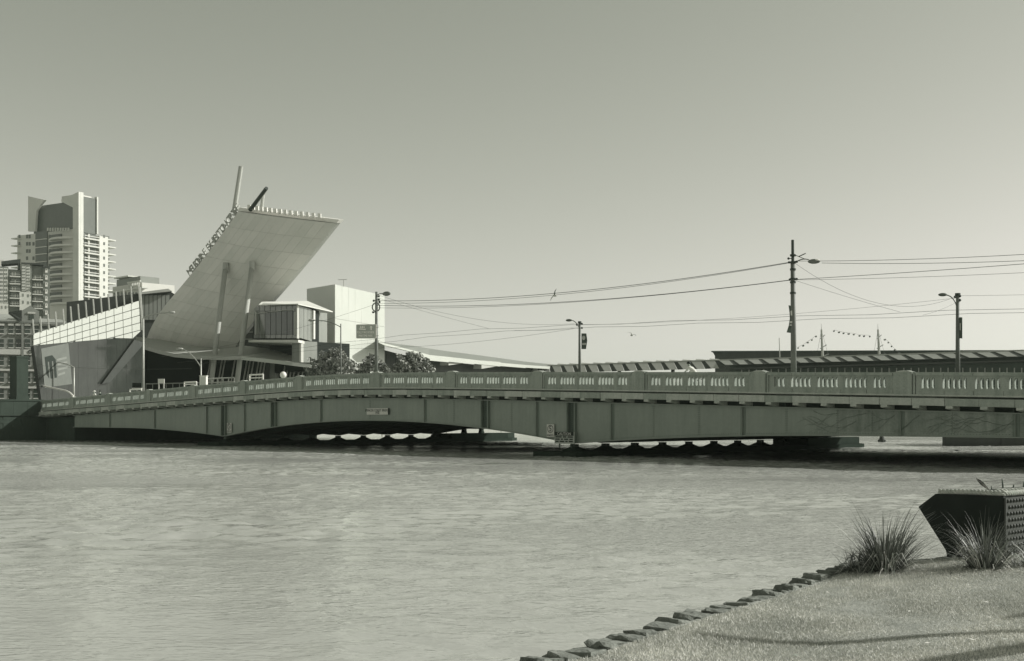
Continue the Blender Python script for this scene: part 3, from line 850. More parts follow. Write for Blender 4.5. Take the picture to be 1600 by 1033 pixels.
for k in range(24):
    a0, a1 = 2 * math.pi * k / 24, 2 * math.pi * (k + 1) / 24
    c = F.P(47, 549.8, .27); U_ = Vector((F.D.x, F.D.y, 0)); N_ = Vector((F.N.x, F.N.y, 0))
    def rp(a, r, o): return c + U_ * r * math.cos(a) + Vector((0, 0, r * math.sin(a))) + N_ * o
    rr.hexa([rp(a0, .33, 0), rp(a1, .33, 0), rp(a1, .22, 0), rp(a0, .22, 0), rp(a0, .33, .06), rp(a1, .33, .06), rp(a1, .22, .06), rp(a0, .22, .06)])
rr.build("round_emblem", ink, wh)

# ------------------------------------------------------------------ exhibition centre
ec = root("exhibition_centre", (-45, 172, 2.9), "exhibition centre with huge tilted white entrance blade, slanted columns and glass wall", "building")
# glass wall: lit fritted panes above smoked glass
G = Fac(52, 141, 222, 157.5)
def ytop(x): return 521.6 + (469.8 - 521.6) * (x - 50.7) / (216 - 50.7)
yb_pts = [(50, 540), (106, 534.8), (145, 531.5), (180, 528), (206, 529), (222, 512)]
def ybot(x):
    for (x0, y0), (x1, y1) in zip(yb_pts[:-1], yb_pts[1:]):
        if x <= x1: return y0 + (y1 - y0) * (x - x0) / (x1 - x0)
    return yb_pts[-1][1]
xs = [51, 61.3, 71.5, 82, 92.5, 104, 115.5, 127, 139, 151.3, 164, 177, 190.5, 204, 217]
def rowy(x, j): return ytop(x) + j * (9.4 + (11.6 - 9.4) * (x - 51) / 166)
for i in range(len(xs) - 1):
    for j in range(6):
        x0, x1 = xs[i] + .45, xs[i + 1] - .45
        xl, xr = x0 + j * .45 * (x0 / 217), x1 + j * .45 * (x1 / 217)
        a0, a1 = rowy(x0, j) + .5, rowy(x1, j) + .5
        b0, b1 = min(rowy(x0, j + 1) - .5, ybot(x0)), min(rowy(x1, j + 1) - .5, ybot(x1))
        if b0 - a0 < 1.5 and b1 - a1 < 1.5: continue
        b0, b1 = max(b0, a0 + .3), max(b1, a1 + .3)
        mb = MB(); G.quad(mb, [(xl, a0), (xr, a1), (xr, b1), (xl, b0)], 0, .12)
        mb.build("glass_pane", frit, ec)
mb = MB(); G.quad(mb, [(50.5, 522.5), (217.5, 470.5), (221, 513), (205, 530), (180, 529), (106, 536), (52, 541)], -.25, -.12); mb.build("pane_frame", midclad, ec)
for i in range(15):
    x = 50.7 + (216 - 50.7) * i / 14; h = 23 + 3 * i / 14
    a, b = G.P(x + .8, ytop(x) + 1, .15), G.P(x - 1.2, ytop(x) - h, .15)
    MB().tube([a, b], .10, 6).build("mast_post", galv, ec)
a, b = G.P(216.5, 449, .15), G.P(221, 516, .15)
MB().tube([a, b], .2, 6).build("corner_post", galv, ec)
lx = [52, 64, 76, 88, 107, 122, 137, 152, 167, 182, 197, 212, 226]
for x0, x1 in zip(lx[:-1], lx[1:]):
    t0, t1 = ybot(x0) + .8, ybot(x1) + .8
    if x1 > 215: t0, t1 = 531, 534
    sh0, sh1 = max(0, 12 * (1 - (x0 - 52) / 50)), max(0, 12 * (1 - (x1 - 52) / 50))
    mb = MB(); G.quad(mb, [(x0 + .08, t0), (x1 - .08, t1), (x1 - .08 + sh1, 625), (x0 + .08 + sh0, 625)], -.1, .05)
    mb.build("smoked_pane", glass_grey, ec)
mb = MB(); G.quad(mb, [(53, 541), (205, 530), (224, 533), (224, 640), (68, 640)], -.6, -.15); mb.build("wall_backing", darkclad, ec)
mb = MB(); G.quad(mb, [(206, 531), (222, 536), (168, 597), (155, 600)], .06, .5); mb.build("diagonal_fold", darkclad, ec)
# printed banner on the glass
bn = MB(); G.quad(bn, [(63.5, 545), (106, 536), (112, 600), (69, 606)], .055, .09); bno = bn.build("banner", banner_print, ec)
mb = MB()
G.quad(mb, [(69, 558), (80.5, 555), (86, 562), (88, 590), (84.5, 590.5), (82.5, 564), (80, 564.5), (82, 591.5), (78.5, 591.5), (76, 565), (73.5, 565.5), (76, 591), (72, 585)], .09, .12)
mb.build("emblem", ink, bno)
for (x, y, w_) in ((88, 562.5, 15), (88.5, 569.5, 15.5), (89, 577.5, 15.5), (89.5, 586, 11)):
    mb = MB(); G.quad(mb, [(x, y - 1.4), (x + w_, y - 5.2), (x + w_ + .3, y - 2), (x + .3, y + 1.8)], .09, .11); mb.build("print_word", midclad, bno)
# dark roofs behind the glass wall
R1 = Fac(100, 186, 272, 192)
mb = MB(); R1.quad(mb, [(104, 472), (216, 458.5), (228, 456), (262, 453), (290, 470), (290, 560), (104, 560)], -18, 0); mb.build("rear_hall", darkclad, ec)
for k in range(7):
    x = 220 + k * 6.5
    mb = MB(); R1.quad(mb, [(x, 462), (x + 5.6, 461), (x + 5.6, 500), (x, 500)], .0, .2); mb.build("wall_sheet", midclad, ec)
mb = MB(); R1.quad(mb, [(216, 458), (262, 452), (268, 456), (218, 461)], -.5, 1.0); mb.build("rear_roof", greyclad, ec)
# dark backing behind the blade's foot, painting the shade under the pavilion
F_ = Fac(330, 192, 402, 189)
mb = MB(); F_.quad(mb, [(330, 505), (372, 498), (402, 494), (402, 570), (330, 570)], -6, 0); mb.build("shade_backing", darkclad, ec)
for y in (508, 519, 530):
    mb = MB(); F_.quad(mb, [(366, y), (401, y - .6), (401, y + .8), (366, y + 1.2)], .0, .5); mb.build("link_band", midclad, ec)
# the blade
TL, TR, BR, BL = W(373, 330, 171), W(526, 349, 164), W(341, 560, 177), W(209, 531, 184)
def blade_pt(s, q, o=0.0):
    a = TL.lerp(TR, s); b = BL.lerp(BR, s)
    p_ = a.lerp(b, q)
    bow = math.sin(math.pi * q) * -1.0 + 1.6 * (1 - (2 * s - 1) ** 2) - max(0, q - .66) ** 2 * 26
    return p_ + bn_ * (o + bow)
e1 = (TR - TL).normalized(); e2 = (BL - TL).normalized()
bn_ = e1.cross(e2).normalized()
if bn_.dot(-TL) < 0: bn_ = -bn_            # towards the viewer and down
NC, NR = 12, 9
for j in range(NR):
    for i in range(NC):
        s0, s1 = (i + .007) / NC, (i + .993) / NC
        q0, q1 = (j + .005) / NR, (j + .995) / NR
        top = []; bot = []
        for (s, q) in ((s0, q0), (s1, q0), (s1, (q0 + q1) / 2), (s1, q1), (s0, q1), (s0, (q0 + q1) / 2)):
            o_ = random.uniform(-.006, .006)
            top.append(blade_pt(s, q, .06)); bot.append(blade_pt(s, q, 0.02))
        m6 = MB(); m6.add(top + bot, [(0, 1, 2, 5), (5, 2, 3, 4), (11, 8, 7, 6), (10, 9, 8, 11), (0, 6, 7, 1), (1, 7, 8, 2), (2, 8, 9, 3), (3, 9, 10, 4), (4, 10, 11, 5), (5, 11, 6, 0)])
        m6.build("soffit_panel", random.choice((cladding_a, cladding_a, cladding_b, cladding_c)), ec)
bs = MB(); n = 14
for k in range(n):
    q0, q1 = k / n, (k + 1) / n
    bs.hexa([blade_pt(0, q0, -.9), blade_pt(1, q0, -.9), blade_pt(1, q1, -.9), blade_pt(0, q1, -.9), blade_pt(0, q0, 0), blade_pt(1, q0, 0), blade_pt(1, q1, 0), blade_pt(0, q1, 0)])
bs.build("blade_slab", greyclad, ec)
fa = MB()
fa.hexa([blade_pt(-.004, -.002, -.95), blade_pt(1.004, -.002, -.95), blade_pt(1.004, -.026, -.95), blade_pt(-.004, -.026, -.95), blade_pt(-.004, -.002, .2), blade_pt(1.004, -.002, .2), blade_pt(1.004, -.026, .2), blade_pt(-.004, -.026, .2)])
fa.build("blade_fascia", white_paint, ec)
for k in range(15):
    c = blade_pt(.10 + k * .052, -.035, .0)
    MB().box(c.x - .22, c.x + .22, c.y - .25, c.y + .25, c.z - .25, c.z + .35).build("edge_lamp", white_paint, ec)
# standing letters up the left edge
word = "MELBOURNE EXHIBITION CENTRE"
ed = (blade_pt(0, .05) - blade_pt(0, .5)).normalized()
upv = (Vector((-.5, .25, .5)) - ed * Vector((-.5, .25, .5)).dot(ed)).normalized()
for k, ch in enumerate(word):
    if ch == " ": continue
    q = .485 - (k + .5) / len(word) * .50
    c = blade_pt(0, q, -.2) + upv * .55
    letter(ch, 1.6, .16, greyclad, ec, c - Vector(ec.location), ed, upv, "sign_letter")
MB().tube([W(376.5, 260, 172), W(366, 330, 172.5)], [.33, .36], 10).build("roof_mast", greyclad, ec)
MB().tube([W(416.5, 294, 164), W(391, 328, 169)], [.26, .30], 8).build("roof_boom", pole_dark, ec)
MB().tube([W(411, 305, 172), W(408, 334, 172)], [.25, .25], 8).build("roof_post", greyclad, ec)
# canopy roof in front
fpx = [(198, 531, 173), (212, 535.5, 171.5), (226, 541, 170), (250, 548, 168), (273, 553, 166.5), (310, 556.5, 165), (345, 557.5, 164), (378, 557, 163), (440, 564, 163), (487, 570, 164)]
bpx = [(200, 524, 183), (225, 528, 183), (250, 530, 184), (275, 533, 184), (300, 535, 185), (330, 537, 185), (352, 538, 185), (390, 541, 176), (445, 549, 171), (505, 560, 169)]
cn = MB()
for k in range(len(fpx) - 1):
    a0, a1, b0, b1 = W(*fpx[k]), W(*fpx[k + 1]), W(*bpx[k]), W(*bpx[k + 1])
    dz = Vector((0, 0, .38))
    cn.hexa([a0 - dz, a1 - dz, b1 - dz, b0 - dz, a0, a1, b1, b0])
cn.build("canopy", greyclad, ec)
for k in range(len(fpx) - 1):
    a0, a1 = W(*fpx[k]), W(*fpx[k + 1]); y_ = Vector((0, -.25, 0)); dz = Vector((0, 0, .48))
    MB().hexa([a0 - dz, a1 - dz, a1 - dz + y_, a0 - dz + y_, a0 + Vector((0, 0, .03)), a1 + Vector((0, 0, .03)), a1 + y_ + Vector((0, 0, .03)), a0 + y_ + Vector((0, 0, .03))]).build("canopy_edge", cladding if k >= 7 else greyclad, ec)  # right run paler: its sunlit stretch put into the colour
Q = Fac(205, 182, 500, 186)
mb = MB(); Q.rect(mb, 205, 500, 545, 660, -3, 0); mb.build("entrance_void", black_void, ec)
mb = MB(); Q.rect(mb, 222, 228, 545, 660, .05, 1); mb.build("entrance_pier", darkclad, ec)
mb = MB(); Q.rect(mb, 416, 431, 567, 660, 5, 15); mb.build("entrance_block", darkclad, ec)
mb = MB(); Q.rect(mb, 431, 439, 567, 660, 5, 14); mb.build("entrance_block_side", midclad, ec)
for x in (328, 346, 350.5, 366, 385, 390, 395.5, 403.5, 408.5, 413.5, 446, 451, 456.5, 462, 469, 475):
    MB().tube([W(x + 1.2, 562, 170), W(x - 5.5, 600, 168)], .11, 6).build("thin_column", galv, ec)
def hit_col(p0, p1, r, name):
    MB().tube([p0, p1], [r, r], 12).build(name, greyclad, ec, smooth=True)
c1 = blade_pt(.36, .50, -.2); c2 = blade_pt(.52, .56, -.2)
c1 = W(352, 420, 172.3); c2 = W(393.5, 418, 170.0)
hit_col(c1, W(330, 598, 166), .38, "slanted_column")
hit_col(c2, W(370, 600, 164.5), .38, "slanted_column")
for c in (c1, c2):
    MB().tube([c - Vector((0, 0, .5)), c + Vector((0.06, 0, .9))], [.42, .42], 12).build("column_head", greyclad, ec)

# ------------------------------------------------------------------ glass pavilion beside the blade
P1 = Fac(466, 160, 396, 168); P2 = Fac(466, 160, 521, 173)
gp = root("glass_pavilion", (P1.C.x, P1.C.y, 2.9), "glass walled pavilion with pale sloping roof between blade and white tower", "building")
def f1(name, m, x0, x1, y0, y1, o0, o1, parent=None): return fr(P1, name, m, x0, x1, y0, y1, o0, o1, parent or gp)
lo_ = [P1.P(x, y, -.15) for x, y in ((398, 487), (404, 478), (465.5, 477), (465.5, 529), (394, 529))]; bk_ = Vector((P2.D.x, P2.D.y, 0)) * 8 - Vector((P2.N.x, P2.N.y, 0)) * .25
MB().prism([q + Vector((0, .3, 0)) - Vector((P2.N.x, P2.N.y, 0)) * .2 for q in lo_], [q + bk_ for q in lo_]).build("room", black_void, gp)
for k in range(8):
    x = 397 + k * 8.6
    x1 = min(465.5, x + 8.1)
    mb = MB(); P1.quad(mb, [(x + .3, 477.5 if x > 403 else 483), (x1, 477), (x1, 485.5), (x + .3, 486)], -.1, .05); mb.build("glass_pane", glass_mid, gp)
    mb = MB(); P1.quad(mb, [(x + .3, 523.5), (x1, 523.2), (x1, 528.5), (x + .3, 528.8)], -.1, .05); mb.build("glass_pane", glass_mid, gp)
    mb = MB(); P1.quad(mb, [(x + .3, 486.5), (x1, 486), (x1, 522.8), (x + .3, 523)], -.1, 0); mb.build("window_pane", glass_mid if k in (0, 1) else glass_dark, gp)
f1("frame_bar", greyclad, 400.5, 402.2, 487, 523, .0, .2)
f1("frame_bar", greyclad, 461.5, 464.3, 487, 523, .0, .2)
f1("frame_bar", greyclad, 402, 462, 486, 487, .05, .2)
f1("corner_mullion", offwhite, 465.7, 466.7, 477, 529, -.1, .25)
xs2 = [467.5, 474, 480.5, 487]
for a, b in zip(xs2[:-1], xs2[1:]):
    mb = MB(); P2.quad(mb, [(a + .2, 477 + (a - 467) * .35), (b - .2, 477 + (b - 467) * .35), (b - .2, 527.5 + (b - 467) * .3), (a + .2, 527.5 + (a - 467) * .3)], -.1, .05); mb.build("side_pane", glass_mid, gp)
mb = MB(); P2.quad(mb, [(487, 485), (489.5, 486), (489.5, 530), (487, 530)], -.1, .3); mb.build("side_post", offwhite, gp)
for k in range(8):
    a = 490 + k * 2.8
    mb = MB(); P2.quad(mb, [(a + .2, 487 + (a - 490) * .12), (a + 2.6, 487 + (a - 488) * .12), (a + 2.6, 533 + (a - 490) * .25), (a + .2, 533 + (a - 490) * .25)], -1.6, -1.5); mb.build("side_pane", glass_dark, gp)
mb = MB(); P2.quad(mb, [(511, 488), (524, 489), (524, 545), (511, 541)], -1.6, -1.3); mb.build("side_wall", midclad, gp)
# roof: pale wedge over both faces
ra_ = [W(409, 473, 167), W(480, 471.5, 173), W(520, 488, 171), W(466, 476, 158.6), W(404, 477.5, 165)]
MB().prism(ra_, [q + Vector((0, 0, .13)) for q in ra_]).build("roof", offwhite, gp)
rb_ = [W(388, 531, 167), W(466, 531, 158.3), W(522, 545, 174), W(505, 545, 180), W(400, 531, 176)]
MB().prism([q - Vector((0, 0, .35)) for q in rb_], rb_).build("floor_slab", offwhite, gp)
f1("undercroft", black_void, 385, 455, 535, 580, -10, -4)  # solid near-black block painting the shade below the floor
f1("pier", midclad, 455, 465.5, 533, 566, -3.2, -.4)
f1("pier_edge", offwhite, 466, 468.5, 532, 566, -.6, -.2)
for x in (472, 488):
    mb = MB(); P2.rect(mb, x, x + 3, 533, 566, -1.5, -.8); mb.build("pier", midclad, gp)

# ------------------------------------------------------------------ white box tower
B1 = Fac(523, 176, 480, 193); B2 = Fac(523, 176, 600.5, 199)
wb = root("white_box_tower", (B1.C.x, B1.C.y, 2.9), "plain windowless white box tower standing right of the glass pavilion", "building")
q = [B1.P(523, 640), B1.P(480, 640), B2.P(600.5, 640)]
A_, B_, D_ = (Vector((q[0].x, q[0].y, 0)), Vector((q[1].x, q[1].y, 0)), Vector((q[2].x, q[2].y, 0)))
C_ = B_ + (D_ - A_)
zA, zB, zD = B1.z(444.5, 523), B1.z(451.5, 480), B2.z(462, 600.5)
ins = lambda P_: P_
cx = (A_ + B_ + C_ + D_) / 4
def sh(P_, z): r_ = P_ + (cx - P_) * .012; return Vector((r_.x, r_.y, z))
MB().hexa([sh(A_, 2.9), sh(B_, 2.9), sh(C_, 2.9), sh(D_, 2.9), sh(A_, zA - .1), sh(B_, zB - .1), sh(C_, (zB + zD - zA) + 1.5), sh(D_, zD - .1)]).build("core", greyclad, wb)
def wallgrid(P0, P1_, z0t, z1t, nx, cuts, m):
    n_ = Vector((P1_.y - P0.y, -(P1_.x - P0.x), 0)).normalized()
    if n_.dot(-P0) < 0: n_ = -n_
    for i in range(nx):
        a, b = P0.lerp(P1_, (i + .004) / nx), P0.lerp(P1_, (i + .996) / nx)
        for (f0, f1_) in cuts:
            za0, za1 = 2.9 + (z0t + (z1t - z0t) * (i / nx) - 2.9) * f0, 2.9 + (z0t + (z1t - z0t) * (i / nx) - 2.9) * f1_
            zb0, zb1 = 2.9 + (z0t + (z1t - z0t) * ((i + 1) / nx) - 2.9) * f0, 2.9 + (z0t + (z1t - z0t) * ((i + 1) / nx) - 2.9) * f1_
            lo_ = [Vector((a.x, a.y, za0)), Vector((b.x, b.y, zb0)), Vector((b.x, b.y, zb1)), Vector((a.x, a.y, za1))]
            MB().prism([q_ - n_ * .05 for q_ in lo_], [q_ + n_ * (.06 + random.uniform(-.008, .008)) for q_ in lo_]).build("wall_sheet", m, wb)
wallgrid(A_, B_, zA, zB, 6, [(0, .40), (.402, .70), (.702, 1)], cladding)
wallgrid(A_, D_, zA, zD, 8, [(0, .40), (.402, .74), (.742, 1)], cladding)
MB().tube([B1.P(517, 447, -2), B1.P(517, 436, -2)], .06, 5).build("aerial_pole", galv, wb)
MB().tube([B1.P(509, 436.3, -2), B1.P(522, 435.7, -2)], .05, 5).build("aerial_bar", galv, wb)

# ------------------------------------------------------------------ long verandah roof and folded canopy
lr = root("verandah_roof", Vector((-10, 230, 2.9)), "long low curved verandah roof with white edge right of the white tower", "building")
fr_pts = [(590, 532.5, 184), (600, 537, 186), (625, 543, 196), (650, 549.5, 206), (670, 555, 214), (700, 558, 226), (740, 562.5, 242), (780, 567, 258), (820, 570.5, 274), (858, 573, 290)]
bk_pts = [(590, 531, 196), (600, 535, 200), (625, 538, 210), (650, 541, 220), (670, 544.5, 230), (700, 549, 242), (740, 554, 258), (780, 559.5, 274), (820, 565, 290), (868, 570, 305)]
for k in range(len(fr_pts) - 1):
    a0, a1, b0, b1 = W(*fr_pts[k]), W(*fr_pts[k + 1]), W(*bk_pts[k]), W(*bk_pts[k + 1])
    dz = Vector((0, 0, .35))
    MB().hexa([a0 - dz, a1 - dz, b1 - dz, b0 - dz, a0, a1, b1, b0]).build("roof_sheet", midclad, lr)
    th = .3 + .7 * min(1, max(0, k - 2) / 2) * (1 - max(0, k - 4) / 7)
    n_ = Vector((a1.y - a0.y, -(a1.x - a0.x), 0)).normalized() * .2
    MB().hexa([a0 - Vector((0, 0, th)), a1 - Vector((0, 0, th)), a1 - Vector((0, 0, th)) + n_, a0 - Vector((0, 0, th)) + n_, a0 + Vector((0, 0, .02)), a1 + Vector((0, 0, .02)), a1 + n_ + Vector((0, 0, .02)), a0 + n_ + Vector((0, 0, .02))]).build("roof_edge", cladding, lr)
V = Fac(598, 200, 868, 308)
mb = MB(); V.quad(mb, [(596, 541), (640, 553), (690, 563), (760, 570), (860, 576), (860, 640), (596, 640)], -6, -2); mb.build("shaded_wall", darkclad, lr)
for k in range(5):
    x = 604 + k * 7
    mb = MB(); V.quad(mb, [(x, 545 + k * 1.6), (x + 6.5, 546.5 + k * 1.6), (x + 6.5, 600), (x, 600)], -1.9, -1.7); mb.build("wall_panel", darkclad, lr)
for (x0, y0, x1, y1, yb) in ((650, 556, 681, 560.5, 563), (692, 560.5, 733, 565.5, 571), (744, 563.5, 781, 570.5, 576.5)):
    mb = MB(); V.quad(mb, [(x0, y0), (x1 - 8, y0 + 2), (x1, y1), (x0, yb)], -.6, 1.2); mb.build("folded_fin", greyclad, lr)

F = Fac(855, 291, 1640, 224)
fc = root("folded_canopy", (F.C.x, F.C.y, 2.9), "long sawtooth canopy of repeated folded plates behind the bridge", "canopy")
N3 = Vector((F.N.x, F.N.y, 0))
Ld = F.d(1640); nt_ = 33; pch = Ld / nt_
zr = 15.6
for k in range(-3, nt_ + 3):
    d0 = k * pch
    def pt(d, o, z): return F.T(d, o, z)
    left = k < 13
    lo_ = zr - (1.75 if left else 1.05)
    # light sloping plate
    a = [pt(d0, -2.2, zr + .20), pt(d0 + pch * .72, -2.2, zr + .18), pt(d0 + pch * 1.42, .8, lo_), pt(d0 + pch * .86, .8, lo_ + .04)]
    MB().prism(a, [q_ + N3 * .08 + Vector((0, 0, .05)) for q_ in a]).build("folded_plate", roof_pale if not left else greyclad, fc)
    # dark wedge between plates: shade of the fold put into the colour
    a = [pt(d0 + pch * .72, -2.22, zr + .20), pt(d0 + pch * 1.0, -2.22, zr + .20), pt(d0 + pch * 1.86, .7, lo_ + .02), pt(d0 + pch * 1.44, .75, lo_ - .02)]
    MB().prism(a, [q_ + N3 * -.12 for q_ in a]).build("shade_wedge", darkclad, fc)
    if left:
        a = [pt(d0, -4.4, zr + .45), pt(d0 + pch * .8, -4.4, zr + .45), pt(d0 + pch * .55, -5.5, zr + .62), pt(d0 - pch * .1, -5.5, zr + .85)]
        MB().prism(a, [q_ + Vector((0, 0, .1)) for q_ in a]).build("roof_scale", greyclad, fc)
mb = MB(); mb.fbox(F, -8, Ld + 20, -4.5, -2.26, zr + .16, zr + .46); mb.build("ridge_beam", greyclad, fc)
mb = MB(); mb.fbox(F, F.d(1131), Ld + 20, -3.6, -3.2, 2.9, zr + .15); mb.build("back_wall", under_steel, fc)
dsoft = F.d(1140)
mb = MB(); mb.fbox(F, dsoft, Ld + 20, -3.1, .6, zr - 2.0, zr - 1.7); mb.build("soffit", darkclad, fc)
for k in range(40):
    x = 1150 + k * 11.6
    mb = MB(); F.rect(mb, x, x + 1.6, 574, 600, -2.9, -2.7); mb.build("glazing_post", greyclad, fc)
for x in (900, 957, 1041):
    mb = MB(); mb.fbox(F, F.d(x), F.d(x) + .7, -3.0, -2.4, 2.9, zr - .3); mb.build("canopy_column", darkclad, fc)

F = Fac(1113, 330, 1700, 300)
dh = root("dark_roof_hall", (F.C.x, F.C.y, 2.9), "long flat dark roof rising behind the sawtooth canopy at right", "building")
mb = MB(); F.quad(mb, [(1113, 549.5), (1420, 548.5), (1700, 548), (1700, 640), (1118, 640), (1117, 556)], -30, 0); mb.build("hall_wall", darkclad, dh)
mb = MB(); F.quad(mb, [(1112, 548.6), (1420, 547.6), (1700, 547.2), (1700, 549), (1420, 549.4), (1112, 550.3)], -30, .8); mb.build("roof_edge", under_steel, dh)
# ------------------------------------------------------------------ poles on the bridge
def deckz(u): return capz(u) - 1.05
def bpt(px, py, v):
    u, z = pix2b(px, py, v); return BW(u, v, z)
def lamp_head(mb, c, d, ln=.75):
    """flat cobra-head lantern along direction d"""
    d = Vector((d[0], d[1], 0)).normalized(); M = Matrix(((d.x, -d.y, 0), (d.y, d.x, 0), (0, 0, 1)))
    mb.ball(c, ln * .5, ln * .24, ln * .2, 12, 8, -1.0, M); return mb
def bez(a, b, c, n=10):
    return [a * (1 - k / n) ** 2 + b * 2 * (k / n) * (1 - k / n) + c * (k / n) ** 2 for k in range(n + 1)]

# near pole beside the guide sign
VN, VF = 1.0, 24.0
A0 = bpt(588, 580, VN); A1 = bpt(588.3, 456, VN); ua, _ = pix2b(588, 580, VN); A0.z = deckz(ua)
pa = root("tram_pole", A0, "grey tram pole with iron ring and lantern beside the guide sign", "pole", "tram poles on the bridge")
MB().tube([A0, A0.lerp(A1, .45), A1], [.15, .13, .10], 12).build("shaft", pole_grey, pa, True)
MB().tube([A0, A0 + Vector((0, 0, .6))], [.24, .2], 12).build("base", pole_grey, pa)
rc = bpt(587.5, 480, VN - .05)
rg = MB(); n = 24; vr = (rc - camo.location).cross(Vector((0, 0, 1))).normalized()
rg.tube([rc + (vr * math.cos(2 * math.pi * k / n) + Vector((0, 0, 1)) * math.sin(2 * math.pi * k / n) * 1.15) * .29 for k in range(n + 1)], .05, 6, False)
rg.build("ring", pole_dark, pa)
for (dx, dy) in ((-4, 470), (4, 463), (4, 468), (5, 472), (-5, 488)):
    c = bpt(588 + dx, dy, VN); MB().ball(c, .09, .09, .09, 8, 6).build("insulator", pole_dark, pa)
    MB().tube([c, bpt(588, dy, VN)], .03, 5).build("insulator_arm", pole_dark, pa)
lc = bpt(604, 459, VN)
la = MB().tube(bez(bpt(588.5, 462, VN), bpt(594, 457, VN), lc, 8), .035, 6).build("lamp_arm", pole_grey, pa)
lamp_head(MB(), lc, lc - A1, .9).build("lantern", pole_grey, pa, True)

# guide sign on that pole
S = [bpt(557, 505, VN - .2), bpt(587, 509, VN - .2), bpt(587, 531, VN - .2), bpt(557, 527, VN - .2)]
sg = root("guide_sign", (S[0] + S[2]) / 2, "grey guide sign with ship symbol and white arrow on the tram pole", "sign")
sx = (S[1] - S[0]); sy = Vector((0, 0, 1)); 
sxn = Vector((sx.x, sx.y, 0)).normalized(); wdt = 1.65; 
k0 = bpt(557, 517, VN - .2); k1 = bpt(587, 520, VN - .2)
wdt = (Vector((k1.x, k1.y, 0)) - Vector((k0.x, k0.y, 0))).length; hgt = (S[0] - S[3]).length * .98
nn = sxn.cross(sy)   # faces the viewer
if nn.dot(-S[0]) < 0: nn = -nn
sc_ = Vector(sg.location)
def sp(x, y, o): return sc_ + sxn * (x * wdt) + sy * (y * hgt - x * .12) + nn * o
def spoly(name, m, pts, o0, o1):
    return MB().prism([sp(x, y, o0) for x, y in pts], [sp(x, y, o1) for x, y in pts]).build(name, m, sg)
def rrect(x0, x1, y0, y1, r=.05):
    out = []
    for cx_, cy_, a in ((x1 - r, y1 - r, 0), (x0 + r, y1 - r, 90), (x0 + r, y0 + r, 180), (x1 - r, y0 + r, 270)):
        for k in range(4): out.append((cx_ + r * math.cos(math.radians(a + k * 30)), cy_ + r * math.sin(math.radians(a + k * 30))))
    return out
spoly("border", white_paint, rrect(-.515, .535, -.51, .51), -.02, 0)
spoly("board", sign_grey, rrect(-.505, .495, -.485, .485), 0.001, .02)
spoly("arrow", ink_pale, [(.25, .10), (.31, .10), (.31, .28), (.36, .28), (.28, .40), (.20, .28), (.25, .28)], .021, .03)
spoly("ship_symbol", ink_pale, [(-.34, .14), (-.02, .10), (.01, .20), (-.06, .17), (-.30, .20), (-.36, .21)], .021, .03)
for x in (-.27, -.18, -.09):
    spoly("ship_symbol", ink_pale, [(x - .035, .23), (x + .035, .22), (x + .03, .31), (x - .02, .31)], .021, .03)
    spoly("ship_symbol", ink_pale, [(x - .025, .325), (x + .028, .322), (x + .02, .40), (x - .015, .40)], .021, .03)
lx_ = (sxn - sy * .12 / wdt * 1.0)
letter("POLLY WOODSIDE", .255, .004, ink_pale, sg, sp(-.01, -.08, .025) - sc_, lx_, sy)
letter("MARITIME PARK", .255, .004, ink_pale, sg, sp(-.01, -.32, .025) - sc_, lx_, sy)
for y in (.3, -.3):
    MB().tube([sp(.50, y, -.06), sp(.62, y, -.06)], .03, 6).build("bracket", galv, sg)

# tall near pole at right
B0 = bpt(1240.5, 583, VN); B1_ = bpt(1238.5, 375, VN); ub, _ = pix2b(1240, 583, VN); B0.z = deckz(ub)
pb = root("tram_pole", B0, "tallest tram pole with dark tip, lantern and curled banner at right", "pole", "tram poles on the bridge")
J = B0.lerp(B1_, .86)
MB().tube([B0, B0.lerp(B1_, .4), J], [.165, .15, .125], 14).build("shaft", pole_grey, pb, True)
MB().tube([J, B1_], [.085, .08], 10).build("tip", pole_dark, pb)
MB().tube([B0, B0 + Vector((0, 0, .5))], [.26, .22], 12).build("base", pole_grey, pb)
for py_ in (399, 410, 421, 436, 441, 458):
    c = bpt(1239, py_, VN); MB().tube([c - Vector((0, 0, .05)), c + Vector((0, 0, .05))], .17, 12).build("clamp", pole_dark, pb)
for dx, py_ in ((-6, 410), (6, 409), (-5, 437), (6, 436), (-7, 404)):
    c = bpt(1239 + dx, py_, VN); MB().ball(c, .07, .07, .07, 8, 6).build("insulator", pole_dark, pb)
    MB().tube([c, bpt(1239, py_, VN)], .025, 5).build("insulator_arm", pole_dark, pb)
lc = bpt(1272, 408.5, VN)
MB().tube(bez(bpt(1241, 412, VN), bpt(1252, 402, VN), bpt(1264, 406, VN), 8), .03, 6).build("lamp_arm", pole_grey, pb)
MB().tube([bpt(1241, 398, VN), bpt(1258, 405, VN)], .02, 5).build("lamp_stay", pole_grey, pb)
MB().tube([bpt(1248, 401, VN), bpt(1259, 396, VN)], .03, 5).build("spike", pole_dark, pb)
lamp_head(MB(), lc, Vector((1, -.3, 0)), .68).build("lantern", pole_grey, pb, True)
bq = bpt(1262, 405.5, VN); lamp_head(MB(), bpt(1276, 406.5, VN), Vector((1, -.3, 0)), .3).build("lantern_lens", white_paint, pb, True)

